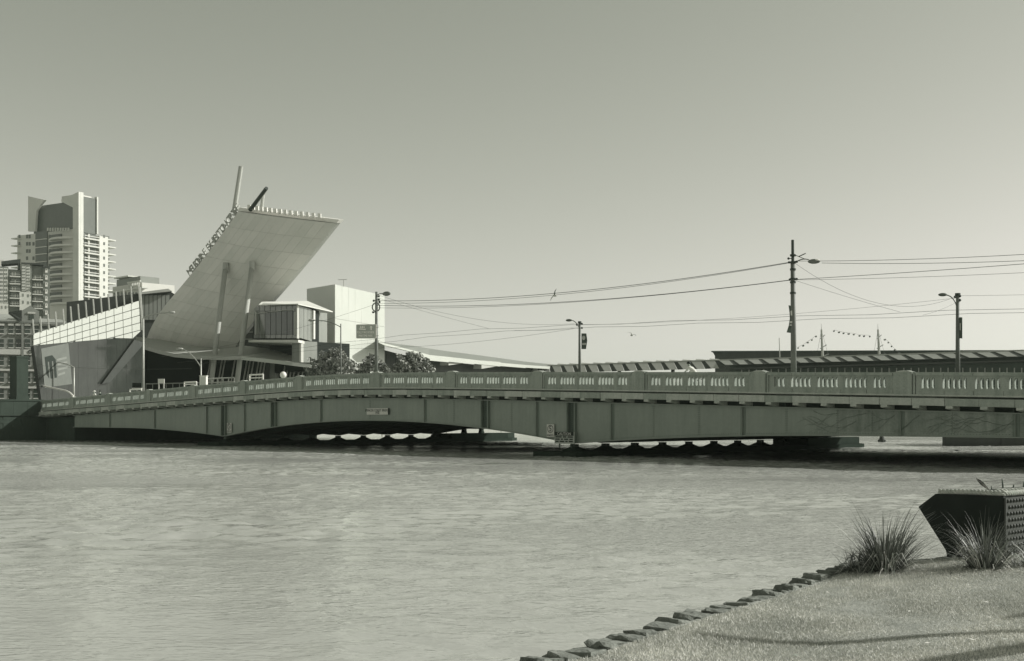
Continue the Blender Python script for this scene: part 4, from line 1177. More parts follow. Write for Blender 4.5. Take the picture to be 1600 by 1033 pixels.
def banner(name, label, pts_l, pts_r, v, shapes=()):
    """cloth between two pixel edges, slightly thick"""
    r = root(name, bpt(*pts_l[0], v), label, "banner", "banners on the bridge poles")
    n = len(pts_l); m_ = MB(); P_ = []
    for k in range(n):
        a, b = bpt(*pts_l[k], v), bpt(*pts_r[k], v)
        mid = (a + b) / 2 + EV * (.06 * math.sin(k * 1.3))
        for o in (0, .02): P_ += [a + EV * o, mid + EV * o, b + EV * o]
    fs = []
    for k in range(n - 1):
        i, j = k * 6, k * 6 + 6
        fs += [(i, i + 1, j + 1, j), (i + 1, i + 2, j + 2, j + 1), (i + 3, j + 3, j + 4, i + 4), (i + 4, j + 4, j + 5, i + 5), (i, j, j + 3, i + 3), (i + 2, i + 5, j + 5, j + 2)]
    fs += [(0, 3, 4, 1), (1, 4, 5, 2)]; e = (n - 1) * 6; fs += [(e, e + 1, e + 4, e + 3), (e + 1, e + 2, e + 5, e + 4)]
    m_.add(P_, fs); m_.build("cloth", banner_m, r)
    for loop in shapes:
        MB().prism([bpt(x, y, v - .10) for x, y in loop], [bpt(x, y, v - .06) for x, y in loop]).build("print_patch", sign_pale, r)
    return r
banner("banner", "curled dark banner on the tallest tram pole", [(1232, 477), (1233.5, 488), (1234, 498), (1232.5, 508), (1229, 519.5)], [(1238, 478), (1238, 488), (1238, 498), (1238, 508), (1238, 520.5)], VN - .1,
       [[(1235, 486), (1237.5, 485), (1238, 493), (1235.5, 493)], [(1234.3, 502), (1237.8, 502), (1237.8, 505), (1234, 505)], [(1233.8, 507), (1237.6, 507), (1237.6, 509), (1233.4, 509)]])
banner("banner", "small dark banner with pale disc on the far lamp pole", [(908.5, 521), (908.5, 532), (908.5, 545.5)], [(916, 521), (917.5, 532), (915.5, 545.5)], VF,
       [[(912 + 2.8 * math.cos(a), 528 + 3.4 * math.sin(a)) for a in [k * math.pi / 5 for k in range(10)]], [(909.5, 536), (916, 536), (916, 539), (909.5, 539)]])
banner("banner", "narrow grey banner on the lamp pole at far right", [(1498.5, 495.5), (1498.5, 510), (1498.5, 528.5)], [(1503.5, 496), (1503.5, 510), (1503.5, 529)], VF,
       [[(1499.5, 505), (1501.2, 505), (1501.2, 516), (1499.5, 516)]])

# far side lamp poles
def far_pole(px, ytop, head, ctrl, att, label, w_=.15):
    u_, _ = pix2b(px, 580, VF); b0 = BW(u_, VF, deckz(u_)); b1 = bpt(px, ytop, VF)
    r = root("lamp_pole", b0, label, "lamp pole", "lamp poles on the far side of the bridge")
    MB().tube([b0, b1], [w_, w_ * .72], 12).build("shaft", pole_grey, r, True)
    MB().tube([b1 - Vector((0, 0, .12)), b1 + Vector((0, 0, .08))], w_ * 1.1, 10).build("cap", pole_dark, r)
    MB().tube(bez(bpt(*att, VF), bpt(*ctrl, VF), bpt(*head, VF), 8), .04, 6).build("lamp_arm", pole_grey, r)
    lamp_head(MB(), bpt(head[0] - 2, head[1], VF), Vector((-1, .3, 0)), .62).build("lantern", pole_grey, r, True)
    for dx, dy in ((-4.5, 4), (3.5, 2.5), (3.5, 9)):
        c = bpt(px + dx, ytop + dy, VF); MB().ball(c, .09, .09, .1, 8, 6).build("insulator", pole_dark, r)
        MB().tube([c, bpt(px, ytop + dy, VF)], .03, 5).build("insulator_arm", pole_dark, r)
    return b1
C1 = far_pole(905.8, 503.5, (891, 500.5), (899, 500), (904.5, 511), "slim lamp pole with left arm beside the small banner")
D1 = far_pole(1496.5, 460, (1475, 460.5), (1490, 461), (1494.5, 478), "lamp pole with left curving arm at the far right", .17)

# street lights on the left approach
def light_pole(name, label, px, ybase, ytop, head, ctrl, v, r0=.10, m=galv, att=None):
    u_, zb_ = pix2b(px, ybase, v); b0 = BW(u_, v, deckz(max(u_, UL))); b1 = bpt(px, ytop, v)
    r = root(name, b0, label, "street light", "street lights on the left approach")
    MB().tube([b0, b1], [r0, r0 * .75], 10).build("shaft", m, r, True)
    MB().tube([b0, b0 + Vector((0, 0, .5))], [r0 * 1.7, r0 * 1.4], 10).build("base", m, r)
    MB().tube(bez(bpt(*(att or (px, ytop)), v), bpt(*ctrl, v), bpt(*head, v), 10), r0 * .55, 6).build("arm", m, r)
    lamp_head(MB(), bpt(head[0], head[1], v), Vector((head[0] - px, 0, 0)), .85).build("lantern", galv, r, True)
    return r
light_pole("street_light", "pale street light with long right arm beside the glass wall", 224, 608, 497, (268, 488), (234, 490), 14, .14)
light_pole("street_light", "short street light with lantern raised to the left before the entrance", 314, 601, 560, (281, 545.5), (296, 545), 14, .10, att=(313.5, 573))
light_pole("street_light", "pale street light with left arm in front of the banner", 115.5, 622, 574, (85, 567), (102, 566), 6, .12)
light_pole("street_light", "slim street light with left arm in front of the white tower", 532.5, 588, 506, (487, 500.5), (512, 499), 26, .09, pole_grey, att=(532, 511))
# traffic signal on a mast arm
u_, z_ = pix2b(114, 622, 4); b0 = BW(u_, 4, deckz(max(u_, UL)))
ts = root("traffic_signal", b0, "traffic signal hanging on a long white mast arm at far left", "traffic signal")
MB().tube([b0, bpt(114, 617, 4)], [.12, .11], 10).build("post", white_paint, ts)
MB().tube(bez(bpt(114, 619, 4), bpt(109, 611, 4), bpt(98, 609.5, 4), 6) + [bpt(66, 602.5, 4)], .10, 8).build("mast_arm", white_paint, ts)
c = bpt(61.5, 603, 4)
MB().box(c.x - .28, c.x + .28, c.y - .2, c.y + .2, c.z - .6, c.z + .6).build("signal_housing", black_steel, ts)
MB().box(c.x + .285, c.x + .36, c.y - .3, c.y + .2, c.z - .7, c.z + .7).build("backing_board", white_paint, ts)
for k in range(3):
    MB().tube([(c.x, c.y - .2, c.z + .38 - k * .38), (c.x, c.y - .4, c.z + .38 - k * .38)], .15, 10).build("visor", black_steel, ts)

# kerbside clutter on the footpath
def clutter(name, label, cat, px, py, v): 
    c = bpt(px, py, v); u_, _ = pix2b(px, py, v); c.z = deckz(max(u_, UL)); return root(name, c, label, cat), c
r, c = clutter("control_cabinet", "tall white control cabinet at the foot of the short street light", "cabinet", 318.3, 600, 3)
t_ = bpt(318, 588, 3).z
MB().box(c.x - .32, c.x + .32, c.y - .3, c.y + .3, c.z, t_).build("case", white_paint, r)
MB().box(c.x - .36, c.x + .36, c.y - .34, c.y + .34, t_ + .003, t_ + .07).build("lid", offwhite, r)
MB().box(c.x - .25, c.x + .25, c.y - .33, c.y - .303, c.z + .3, t_ - .1).build("door", offwhite, r)
r, c = clutter("notice_board", "small white board with two legs before the dark entrance", "board", 252, 600, 8)
t_ = bpt(252, 592, 8).z
MB().box(c.x - .36, c.x + .36, c.y - .05, c.y + .05, t_ - .5, t_).build("panel", white_paint, r)
for s in (-.28, .28): MB().box(c.x + s - .05, c.x + s + .05, c.y - .04, c.y + .04, c.z, t_ - .503).build("leg", white_paint, r)
def barrier(label, px0, px1, y0, y1, v):
    a, b = bpt(px0, y0, v), bpt(px1, y0, v); u_, _ = pix2b(px0, y0, v); zz = deckz(max(u_, UL))
    r = root("rail_barrier", Vector((a.x, a.y, zz)), label, "barrier", "white rail barriers")
    for q in (a, b): MB().tube([Vector((q.x, q.y, zz)), Vector((q.x, q.y, a.z))], .07, 8).build("post", white_paint, r)
    MB().tube([a, Vector((b.x, b.y, a.z))], .07, 8).build("rail", white_paint, r)
    z2 = bpt(px0, y1, v).z
    MB().tube([Vector((a.x, a.y, z2)), Vector((b.x, b.y, z2))], .05, 8).build("rail", white_paint, r)
barrier("white two rail barrier left of the control cabinet", 288, 307, 597.5, 601, 4)
barrier("white rail barrier nearest the pale street light", 203, 221, 609, 613, 4)
barrier("white rail barrier in front of the slanted columns", 390, 411, 586, 591, 5)
r, c = clutter("dark_screen", "dark framed screen beside the pale street light", "screen", 214, 605, 12)
t_ = bpt(214, 598.5, 12).z; b_ = bpt(214, 606, 12).z
MB().box(c.x - .55, c.x + .55, c.y - .08, c.y + .08, b_, t_).build("panel", black_steel, r)
MB().box(c.x - .62, c.x + .62, c.y - .06, c.y + .1, b_ - .12, b_ - .003).build("frame", white_paint, r)
MB().box(c.x - .05, c.x + .05, c.y - .05, c.y + .05, c.z, b_ - .123).build("post", galv, r)
r, c = clutter("round_bollard", "round white capped bollard right of the slanted columns", "bollard", 442.5, 588, 3)
t_ = bpt(442.5, 585, 3).z
MB().tube([c, Vector((c.x, c.y, t_ - .3))], .16, 12).build("stem", white_paint, r)
MB().ball((c.x, c.y, t_ - .05), .3, .3, .3, 14, 10).build("dome", white_paint, r, True)
# fence beyond the far footpath in front of the entrance
a, b = W(322, 592, 158), W(366, 590, 158)
r = root("entrance_fence", a, "grey post and rail fence before the slanted columns", "fence")
for k in range(6):
    q = a.lerp(b, k / 5); MB().tube([Vector((q.x, q.y, 2.9)), q], .09, 6).build("post", greyclad, r)
for dz in (0, -.55): MB().tube([a + Vector((0, 0, dz)), b + Vector((0, 0, dz))], .10, 6).build("rail", greyclad, r)
a, b = W(228, 600, 158), W(312, 598, 158)
r = root("entrance_fence", a, "thin dark rail fence below the dark entrance at left", "fence")
for k in range(9):
    q = a.lerp(b, k / 8); MB().tube([Vector((q.x, q.y, 2.9)), q], .05, 6).build("post", midclad, r)
MB().tube([a, b], .08, 6).build("rail", midclad, r)

# ------------------------------------------------------------------ overhead wires
def wire(label, a, b, sag, r=.018, n=22):
    a, b = Vector(a), Vector(b)
    pts = [a.lerp(b, k / n) - Vector((0, 0, 4 * sag * (k / n) * (1 - k / n))) for k in range(n + 1)]
    o = MB().tube(pts, r * .62, 4).build("overhead_wire", wire_m)
    return tag(o, label, "wire", "overhead wires")
PA = lambda y: bpt(588, y, VN)
PB = lambda y: bpt(1239, y, VN)
wire("upper feeder cable sagging from ringed pole to tallest pole", PA(470), PB(409), .62, .028)
wire("second feeder cable hanging just under the upper one", PA(474), PB(410), .62, .02)
wire("lower feeder cable between the two near tram poles", PA(477), PB(437), .55, .026)
wire("thin lower cable between the two near tram poles", PA(481), PB(437.5), .50, .018)
wire("thin stay from ringed pole to far banner pole", PA(460), C1 - Vector((0, 0, .1)), .9, .016)
wire("thin stay from tallest pole to far right lamp pole", PB(409), D1 - Vector((0, 0, .1)), 1.5, .016)
def cw(v, label, z=5.0):
    pts = [BW(-50 + 5 * k, v, deckz(-50 + 5 * k) + z - (0.10 if k % 2 else 0)) for k in range(24)]
    tag(MB().tube(pts, .011, 4).build("overhead_wire", wire_m), label, "wire", "overhead wires")
cw(10.5, "higher contact wire over the tram track"); cw(13.5, "lower contact wire over the tram track")
wire("pull off wire from tallest pole to near contact wire", PB(437), BW(37, 10.5, deckz(37) + 5.0), .05, .014)
wire("pull off wire from ringed pole to near contact wire", PA(465), BW(1, 10.5, deckz(1) + 5.0), .05, .014)
wire("cross wire from contact wires to far right lamp pole", BW(37, 13.5, deckz(37) + 5.0), D1 - Vector((0, 0, .5)), .1, .014)
wire("cross wire from contact wires to far banner pole", BW(1, 13.5, deckz(1) + 5.0), C1 - Vector((0, 0, .4)), .1, .014)
wire("far feeder cable from banner pole down to the left", C1 - Vector((0, 0, .5)), BW(-36, VF, 10.4), .5, .018)
wire("far feeder cable between the two far lamp poles", C1 - Vector((0, 0, .25)), D1 - Vector((0, 0, .25)), .35, .014)
NE = BW(ub + 36, VN, PB(409).z - .9)
wire("upper cable leaving the tallest pole to the right", PB(408), NE + Vector((0, 0, .2)), .7, .02)
wire("middle cable leaving the tallest pole to the right", bpt(1284, 411, VN), NE - Vector((0, 0, .2)), .75, .02)
wire("lower cable leaving the tallest pole to the right", PB(437), NE - Vector((0, 0, .35)), .25, .022)
wire("lowest thin cable leaving the tallest pole to the right", PB(437.5), NE - Vector((0, 0, 1.0)), .45, .014)
wire("thin cable leaving the far right lamp pole", D1 - Vector((0, 0, .1)), BW(70, VF, D1.z - 1.2), .3, .014)
wire("thin cables from the ringed pole over the white tower", PA(475), BW(-36, VN, 8.6), .5, .014)
wire("low wire crossing before the glass wall", W(58, 571, 128), W(300, 576, 128), .2, .02)
# ------------------------------------------------------------------ trees beyond the bridge
def leaf_cloud(blobs, n, size, seed):
    """small folded leaf faces spread through several uneven lumps"""
    R = np.random.default_rng(seed); V_ = []; F_ = []
    tot = sum(b[3] ** 2 for b in blobs)
    for (cx_, cy_, cz_, r) in blobs:
        k = int(n * r * r / tot)
        d = R.normal(size=(k, 3)); d /= np.linalg.norm(d, axis=1)[:, None]
        rad = r * (R.random(k) ** .38) * (0.82 + .3 * np.sin(d[:, 0] * 5 + d[:, 2] * 4 + seed))
        c = np.array([cx_, cy_, cz_]) + d * rad[:, None] * np.array([1, 1, .85])
        for q in c:
            s = size * R.uniform(.6, 1.35)
            a = R.normal(size=3); a /= np.linalg.norm(a); b = np.cross(a, R.normal(size=3)); b /= np.linalg.norm(b)
            i = len(V_); V_ += [q - a * s, q + b * s * .5, q + a * s, q - b * s * .5]; F_.append((i, i + 1, i + 2, i + 3))
    return V_, F_
def tree(name, label, base, blobs, n, size, seed, group=None, tr=.22):
    r = root(name, base, label, "tree", group)
    V_, F_ = leaf_cloud(blobs, n, size, seed)
    me = bpy.data.meshes.new("crown"); me.from_pydata([tuple(Vector(q) - Vector(base)) for q in V_], [], F_); me.materials.append(leaf_m)
    link("crown", me, r)
    top = Vector(base) + Vector((0, 0, (max(b[2] for b in blobs) - base[2]) * .75))
    MB().tube([base, Vector(base).lerp(top, .4), top], [tr, tr * .8, tr * .3], 8).build("trunk", bark, r)
    lm = MB()
    for b in blobs: lm.tube([Vector(base).lerp(top, .35), (Vector(base).lerp(top, .5) + Vector(b[:3])) / 2, Vector(b[:3])], [tr * .5, tr * .3, tr * .1], 5)
    lm.build("limbs", bark, r)
    return r
def pxblobs(L_, Y): return [(W(x, y, Y + dy).x, Y + dy, W(x, y, Y + dy).z, rp * Y / FPX) for x, y, rp, dy in L_]
G_ = "trees beyond the bridge"
tree("leafy_tree", "tallest leafy tree left of the guide sign pole", (W(517, 600, 150).x, 150, 2.9), pxblobs([(500, 572, 21, 0), (516, 560, 20, 1), (532, 570, 20, -1), (512, 580, 24, 0), (488, 582, 15, 1), (545, 575, 16, 0), (526, 552, 12, 0)], 150), 5200, .2, 3, G_)
tree("leafy_tree", "small leafy tree directly behind the guide sign pole", (W(583, 600, 152).x, 152, 2.9), pxblobs([(573, 574, 16, 0), (588, 566, 14, 0), (580, 560, 9, 1), (600, 577, 13, 0), (562, 582, 12, 0), (614, 582, 11, 1)], 152), 3400, .2, 5, G_)
tree("leafy_tree", "round leafy tree right of the guide sign pole", (W(645, 600, 153).x, 153, 2.9), pxblobs([(634, 567, 19, 0), (648, 562, 14, 0), (655, 573, 18, 0), (628, 580, 17, 1), (668, 580, 12, 0), (640, 556, 9, 0)], 153), 4600, .2, 8, G_)

# ------------------------------------------------------------------ sailing ship behind the canopy
YS = 300
sh_ = root("sailing_ship", W(1330, 640, YS) * 1.0, "sailing ship masts dressed with small flags above the canopy roof", "ship")
hp = [W(1200, 628, YS), W(1230, 640, YS), W(1430, 640, YS), W(1470, 620, YS)]
hl = MB(); A = [W(1195, 622, YS - 4), W(1470, 620, YS - 4), W(1500, 612, YS), W(1470, 620, YS + 4), W(1195, 622, YS + 4)]
Bh = [Vector((q.x * .97 + 2, (q.y - YS) * .6 + YS, 0.2)) for q in A]
hl.prism(Bh, A); hl.build("hull", darkclad, sh_)
for (x0, y0, x1, y1) in ((1283.2, 506, 1288, 625), (1371.5, 506, 1377, 625)):
    a, b = W(x1, y1, YS), W(x0, y0, YS); mid = b.lerp(a, .075)
    MB().tube([a, a.lerp(b, .5), mid], [.5, .38, .24], 8).build("mast", greyclad, sh_)
    MB().tube([mid, b], [.07, .04], 5).build("topmast", greyclad, sh_)
    for f, l_ in ((.17, 1.2), (.30, 1.6), (.42, 2.2)):
        q = b.lerp(a, f); MB().tube([q + Vector((-l_ * .4, -.6, -.5)), q + Vector((l_ * .8, .6, .5))], .12, 5).build("yard", pole_grey, sh_)
    for s in (-1, 1):
        MB().tube([mid, a.lerp(mid, .35) + Vector((s * 2.6, 0, 0))], .03, 4).build("shroud", wire_m, sh_)
MB().tube([W(1220.5, 625, YS), W(1217.5, 528, YS)], [.2, .1], 6).build("mast", greyclad, sh_)
flag_pts = []
for seq in ([(1247, 542.5), (1255, 539), (1262, 534), (1268.5, 530), (1275, 524.5)], [(1303, 516), (1311, 518), (1318, 519.5), (1326, 520.5), (1334, 521.5), (1343, 523.5), (1350, 524), (1359, 524.5)], [(1382.5, 529.5), (1388, 534), (1393, 540), (1398, 545.5), (1405, 551), (1409, 553.5)]):
    for (x, y) in seq:
        q = W(x, y, YS); s = random.uniform(.22, .34)
        MB().prism([q + Vector((-s, 0, -.1)), q + Vector((s, 0, .0)), q + Vector((s * .7, 0, -.42)), q + Vector((-s * .7, 0, -.45))], [q + Vector((-s, .03, -.1)), q + Vector((s, .03, .0)), q + Vector((s * .7, .03, -.42)), q + Vector((-s * .7, .03, -.45))]).build("signal_flag", random.choice((banner_m, ink, midclad)), sh_)
    MB().tube([W(x, y - .5, YS) for x, y in seq], .025, 4).build("flag_line", wire_m, sh_)

# ------------------------------------------------------------------ gulls
def gull(label, c, wing, roll, yaw, pitch):
    r = root("gull", c, label, "bird", "gulls in flight")
    M = Matrix.Rotation(yaw, 3, 'Z') @ Matrix.Rotation(pitch, 3, 'X') @ Matrix.Rotation(roll, 3, 'Y')
    T_ = lambda x, y, z: Vector(c) + M @ Vector((x, y, z))
    MB().tube([T_(0, -.24, 0), T_(0, -.16, .02), T_(0, 0, 0), T_(0, .16, 0), T_(0, .28, .01)], [.015, .05, .075, .05, .01], 8).build("body", bird_m, r, True)
    for s in (-1, 1):
        w_ = MB(); pr = [(0, -.08, .03, .14), (.18, -.12, .13, .13), (.36, -.06, .15, .09), (.62, .06, .08, .015)]
        for (x0, y0, z0, c0), (x1, y1, z1, c1) in zip(pr[:-1], pr[1:]):
            x0, x1 = x0 * wing, x1 * wing
            w_.hexa([T_(s * x0, y0, z0), T_(s * x1, y1, z1), T_(s * x1, y1 + c1, z1), T_(s * x0, y0 + c0, z0), T_(s * x0, y0, z0 + .012), T_(s * x1, y1, z1 + .012), T_(s * x1, y1 + c1, z1 + .012), T_(s * x0, y0 + c0, z0 + .012)])
        w_.build("wing", bird_d if s > 0 else bird_m, r)
gull("dark winged gull banking steeply just above the feeder cable", W(867, 462, 75), .72, math.radians(-65), .5, .2)
gull("pale gull gliding right of the small banner", W(987, 524, 95), .68, math.radians(18), .3, .1)
# ------------------------------------------------------------------ people
def skin_mesh(name, m, verts, edges, radii, parent, rootv=0, sub=2):
    me = bpy.data.meshes.new(name)
    me.from_pydata([tuple(v) for v in verts], edges, [])
    me.materials.append(m)
    o = link(name, me, parent)
    sm = o.modifiers.new("skin", 'SKIN'); sm.use_smooth_shade = True
    for i, rr_ in enumerate(radii):
        me.skin_vertices[0].data[i].radius = rr_ if hasattr(rr_, '__len__') else (rr_, rr_)
        me.skin_vertices[0].data[i].use_root = (i == rootv)
    ss = o.modifiers.new("sub", 'SUBSURF'); ss.levels = sub; ss.render_levels = sub
    return o
def person(loc, rz, label, J, shirt, trousers, hat=None, hatm=None):
    """J: joint dictionary in local space, person faces -Y"""
    r = root("person", loc, label, "person", rz=rz)
    order = ["pel", "chest", "neck", "head", "crown", "shL", "elL", "wrL", "haL", "shR", "elR", "wrR", "haR", "hiL", "knL", "anL", "toL", "hiR", "knR", "anR", "toR"]
    rad = dict(pel=.13, chest=.15, neck=.055, head=.09, crown=.075, shL=.06, elL=.042, wrL=.03, haL=.035, shR=.06, elR=.042, wrR=.03, haR=.035, hiL=.085, knL=.06, anL=.042, toL=.035, hiR=.085, knR=.06, anR=.042, toR=.035)
    E_ = [("pel", "chest"), ("chest", "neck"), ("neck", "head"), ("head", "crown"), ("chest", "shL"), ("shL", "elL"), ("elL", "wrL"), ("wrL", "haL"), ("chest", "shR"), ("shR", "elR"), ("elR", "wrR"), ("wrR", "haR"), ("pel", "hiL"), ("hiL", "knL"), ("knL", "anL"), ("anL", "toL"), ("pel", "hiR"), ("hiR", "knR"), ("knR", "anR"), ("anR", "toR")]
    ix = {k: i for i, k in enumerate(order)}
    skin_mesh("body", skin_m, [Vector(J[k]) for k in order], [(ix[a], ix[b]) for a, b in E_], [rad[k] for k in order], r)
    s = ["pel", "chest", "shL", "elL", "shR", "elR"]; si = {k: i for i, k in enumerate(s)}
    skin_mesh("shirt", shirt, [Vector(J[k]) for k in s], [(si[a], si[b]) for a, b in (("pel", "chest"), ("chest", "shL"), ("shL", "elL"), ("chest", "shR"), ("shR", "elR"))], [rad[k] + .028 for k in s], r)
    s = ["pel", "hiL", "knL", "anL", "hiR", "knR", "anR"]; ti = {k: i for i, k in enumerate(s)}
    skin_mesh("trousers", trousers, [Vector(J[k]) for k in s], [(ti[a], ti[b]) for a, b in (("pel", "hiL"), ("hiL", "knL"), ("knL", "anL"), ("pel", "hiR"), ("hiR", "knR"), ("knR", "anR"))], [rad[k] + .022 for k in s], r)
    h = (Vector(J["head"]) + Vector(J["crown"])) / 2
    MB().ball(h + Vector((0, .015, .03)), .12, .135, .13, 12, 8, -.15).local(hat or "hair", hatm or hair_m, r, True)
    if hat == "hat": MB().tube([h + Vector((0, 0, .03)), h + Vector((0, 0, .045))], .2, 14).local("hat_brim", hatm, r)
    return r
walk = dict(pel=(0, 0, .95), chest=(0, -.02, 1.32), neck=(0, -.03, 1.47), head=(0, -.05, 1.58), crown=(0, -.04, 1.72),
            shL=(.19, -.02, 1.40), elL=(.25, .06, 1.13), wrL=(.25, -.06, .92), haL=(.25, -.1, .82), shR=(-.19, -.02, 1.40), elR=(-.25, .02, 1.13), wrR=(-.25, -.16, .95), haR=(-.25, -.22, .86),
            hiL=(.10, 0, .9), knL=(.10, -.12, .50), anL=(.10, -.2, .09), toL=(.10, -.36, .05), hiR=(-.10, 0, .9), knR=(-.10, .05, .49), anR=(-.10, .26, .12), toR=(-.10, .13, .04))
for px, v, lab, sh, hat, hm in ((148, 1.9, "pedestrian in white top and pale hat walking on the left of the bridge", cloth_pale, "hat", cloth_pale), (157, 2.4, "dark haired pedestrian walking just right of the one in a pale hat", cloth_dark, None, None)):
    u_, _ = pix2b(px, 612, v); person(BW(u_, v, deckz(u_)), math.radians(-50), lab, walk, sh, cloth_dark, hat, hm)
# cyclist: bicycle rides to the left along the footpath (local -Y is forward)
CV = 2.2
uc, _ = pix2b(1083, 575, CV); cb = BW(uc, CV, deckz(uc)); rzc = math.radians(-135)
ride = dict(pel=(0, .18, 1.02), chest=(0, -.16, 1.36), neck=(0, -.25, 1.47), head=(0, -.33, 1.55), crown=(0, -.36, 1.69),
            shL=(.17, -.19, 1.40), elL=(.23, -.38, 1.17), wrL=(.22, -.58, 1.06), haL=(.22, -.64, 1.04), shR=(-.17, -.19, 1.40), elR=(-.23, -.38, 1.17), wrR=(-.22, -.58, 1.06), haR=(-.22, -.64, 1.04),
            hiL=(.09, .14, .97), knL=(.10, -.28, .80), anL=(.10, -.10, .42), toL=(.10, -.24, .37), hiR=(-.09, .14, .97), knR=(-.10, -.18, .62), anR=(-.10, .04, .24), toR=(-.10, -.10, .19))
person(cb, rzc, "cyclist in white top and dark helmet leaning over handlebars on the bridge", ride, cloth_pale, cloth_dark, "helmet", hair_m)
bk = root("bicycle", cb, "bicycle ridden by the cyclist behind the balustrade", "bicycle", rz=rzc)
for y in (-.55, .50):
    n = 24
    wo = MB().tube([(0, y + .33 * math.cos(2 * math.pi * k / n), .34 + .33 * math.sin(2 * math.pi * k / n)) for k in range(n + 1)], .018, 6, False).local("wheel", black_steel, bk)
    sp_ = MB()
    for k in range(12): sp_.tube([(0, y, .34), (0, y + .32 * math.cos(math.pi * k / 6), .34 + .32 * math.sin(math.pi * k / 6))], .003, 3)
    sp_.local("spokes", galv, wo)
fm = MB(); sd, bb, hd_ = (0, .22, .92), (0, .05, .30), (0, -.42, .88)
for a, b in ((bb, sd), (bb, (0, -.40, .74)), ((0, .17, .78), (0, -.41, .82)), ((0, .5, .34), bb), ((0, .5, .34), (0, .18, .78)), (hd_, (0, -.55, .34))): fm.tube([a, b], .018, 6)
fm.local("frame", pole_dark, bk)
MB().tube([(-.26, -.60, 1.0), (-.2, -.46, 1.0), (0, -.43, .98), (.2, -.46, 1.0), (.26, -.60, 1.0)], .014, 6).local("handlebar", black_steel, bk)
MB().ball((0, .24, .95), .08, .13, .03, 10, 6).local("saddle", black_steel, bk, True)
MB().tube([(-.09, .05, .30), (.09, .05, .30)], .05, 10).local("crank", galv, bk)

# ------------------------------------------------------------------ near bank: lawn, stone edging, sedges, steel planter
edge = [(-13, -8), (-7.2, .2), (-3.2, 5.3), (0.5, 9.62), (2.35, 12.1), (4.1, 14.75), (4.9, 15.75), (5.9, 16.9), (9, 18.6), (16, 21), (30, 30), (44, 45), (60, 60)]
def lawn_z(x, y):
    return .47 + .055 * min(4, max(0, x - 3.6)) + .02 * math.sin(x * .9 + y * .5)
def edge_x(y):
    for (x0, y0), (x1, y1) in zip(edge[:-1], edge[1:]):
        if y <= y1: return x0 + (x1 - x0) * (y - y0) / (y1 - y0)
    return edge[-1][0]
ys_ = [-8 + .5 * k for k in range(0, 53)]      # to y = 18
me_v = []; me_f = []; NXS = 26
for y in ys_:
    x0 = edge_x(y) + .12
    for i in range(NXS):
        x = x0 + (i / (NXS - 1)) ** 1.8 * 80
        zz = lawn_z(x, y)
        if y > 15.4: zz -= min(.25, (y - 15.4) * .35)
        me_v.append((x, y, zz))
for j in range(len(ys_) - 1):
    for i in range(NXS - 1):
        a = j * NXS + i; me_f.append((a, a + 1, a + NXS + 1, a + NXS))
me = bpy.data.meshes.new("lawn"); me.from_pydata(me_v, [], me_f); me.materials.append(soil_m)
me.polygons.foreach_set("use_smooth", [True] * len(me.polygons))
lw = link("lawn", me); lw["kind"] = "structure"
bkp = [(edge_x(y), y) for y in ys_ if y < 18] 
g = MB(); lo = [(x + .1, y) for x, y in edge if y <= 18.6]
g.add([(x, y, -3.9) for x, y in lo] + [(x, y, .30) for x, y in lo], [(i, i + 1, len(lo) + i + 1, len(lo) + i) for i in range(len(lo) - 1)])
o = g.build("bank_face", bluestone); o["kind"] = "structure"
rb = MB(); pp = [(9, 18.0), (16, 21), (30, 30), (44, 45), (60, 60), (90, 60), (90, 18.0)]
rb.prism([(x, y, -3.9) for x, y in pp], [(x, y, .45) for x, y in pp]); o = rb.build("right_bank", soil_m); o["kind"] = "structure"

# edging stones
se = root("stone_edging", (.12, 9.62, .3), "row of rough edging stones between the lawn and the river", "edging")
def rock(seed):
    R = random.Random(seed); bm = bmesh.new(); bmesh.ops.create_cube(bm, size=1)
    bmesh.ops.subdivide_edges(bm, edges=bm.edges, cuts=3, use_grid_fill=True)
    from mathutils import noise
    off = Vector((seed * 3.1, seed * 1.7, 0))
    for v in bm.verts:
        c = v.co.copy(); rr_ = c.length; c2 = c.normalized() * .62
        v.co = c.lerp(c2, .12)
        v.co += v.co.normalized() * (noise.noise(v.co * 2.3 + off) * .20 + noise.noise(v.co * 6 + off) * .07)
    me = bpy.data.meshes.new("stone"); bm.to_mesh(me); bm.free(); me.materials.append(stone_m); return me
rocks = [rock(k) for k in range(9)]
def along(path, step):
    out = []; cur = Vector((*path[0], 0))
    for q in path[1:]:
        q = Vector((*q, 0)); d = (q - cur); ln = d.length; t0 = 0
        while t0 < ln - .01:
            st = step * random.uniform(.8, 1.25); out.append((cur + d / ln * min(ln, t0 + st / 2), math.atan2(d.y, d.x), st)); t0 += st
        cur = q
    return out
for k, (c, ang, st) in enumerate(along([(-3.2, 5.3), (0.5, 9.62), (2.35, 12.1), (4.1, 14.75), (5.0, 15.85)], .33)):
    wv = random.uniform(.22, .31)
    link("stone", rocks[k % 9], se, (c.x - .12 + random.uniform(-.03, .03), c.y - 9.62 + random.uniform(-.03, .03), random.uniform(.105, .145)), (random.uniform(-.10, .10), random.uniform(.02, .22), ang + random.uniform(-.2, .2)), (st * 1.12, wv, random.uniform(.11, .17)))

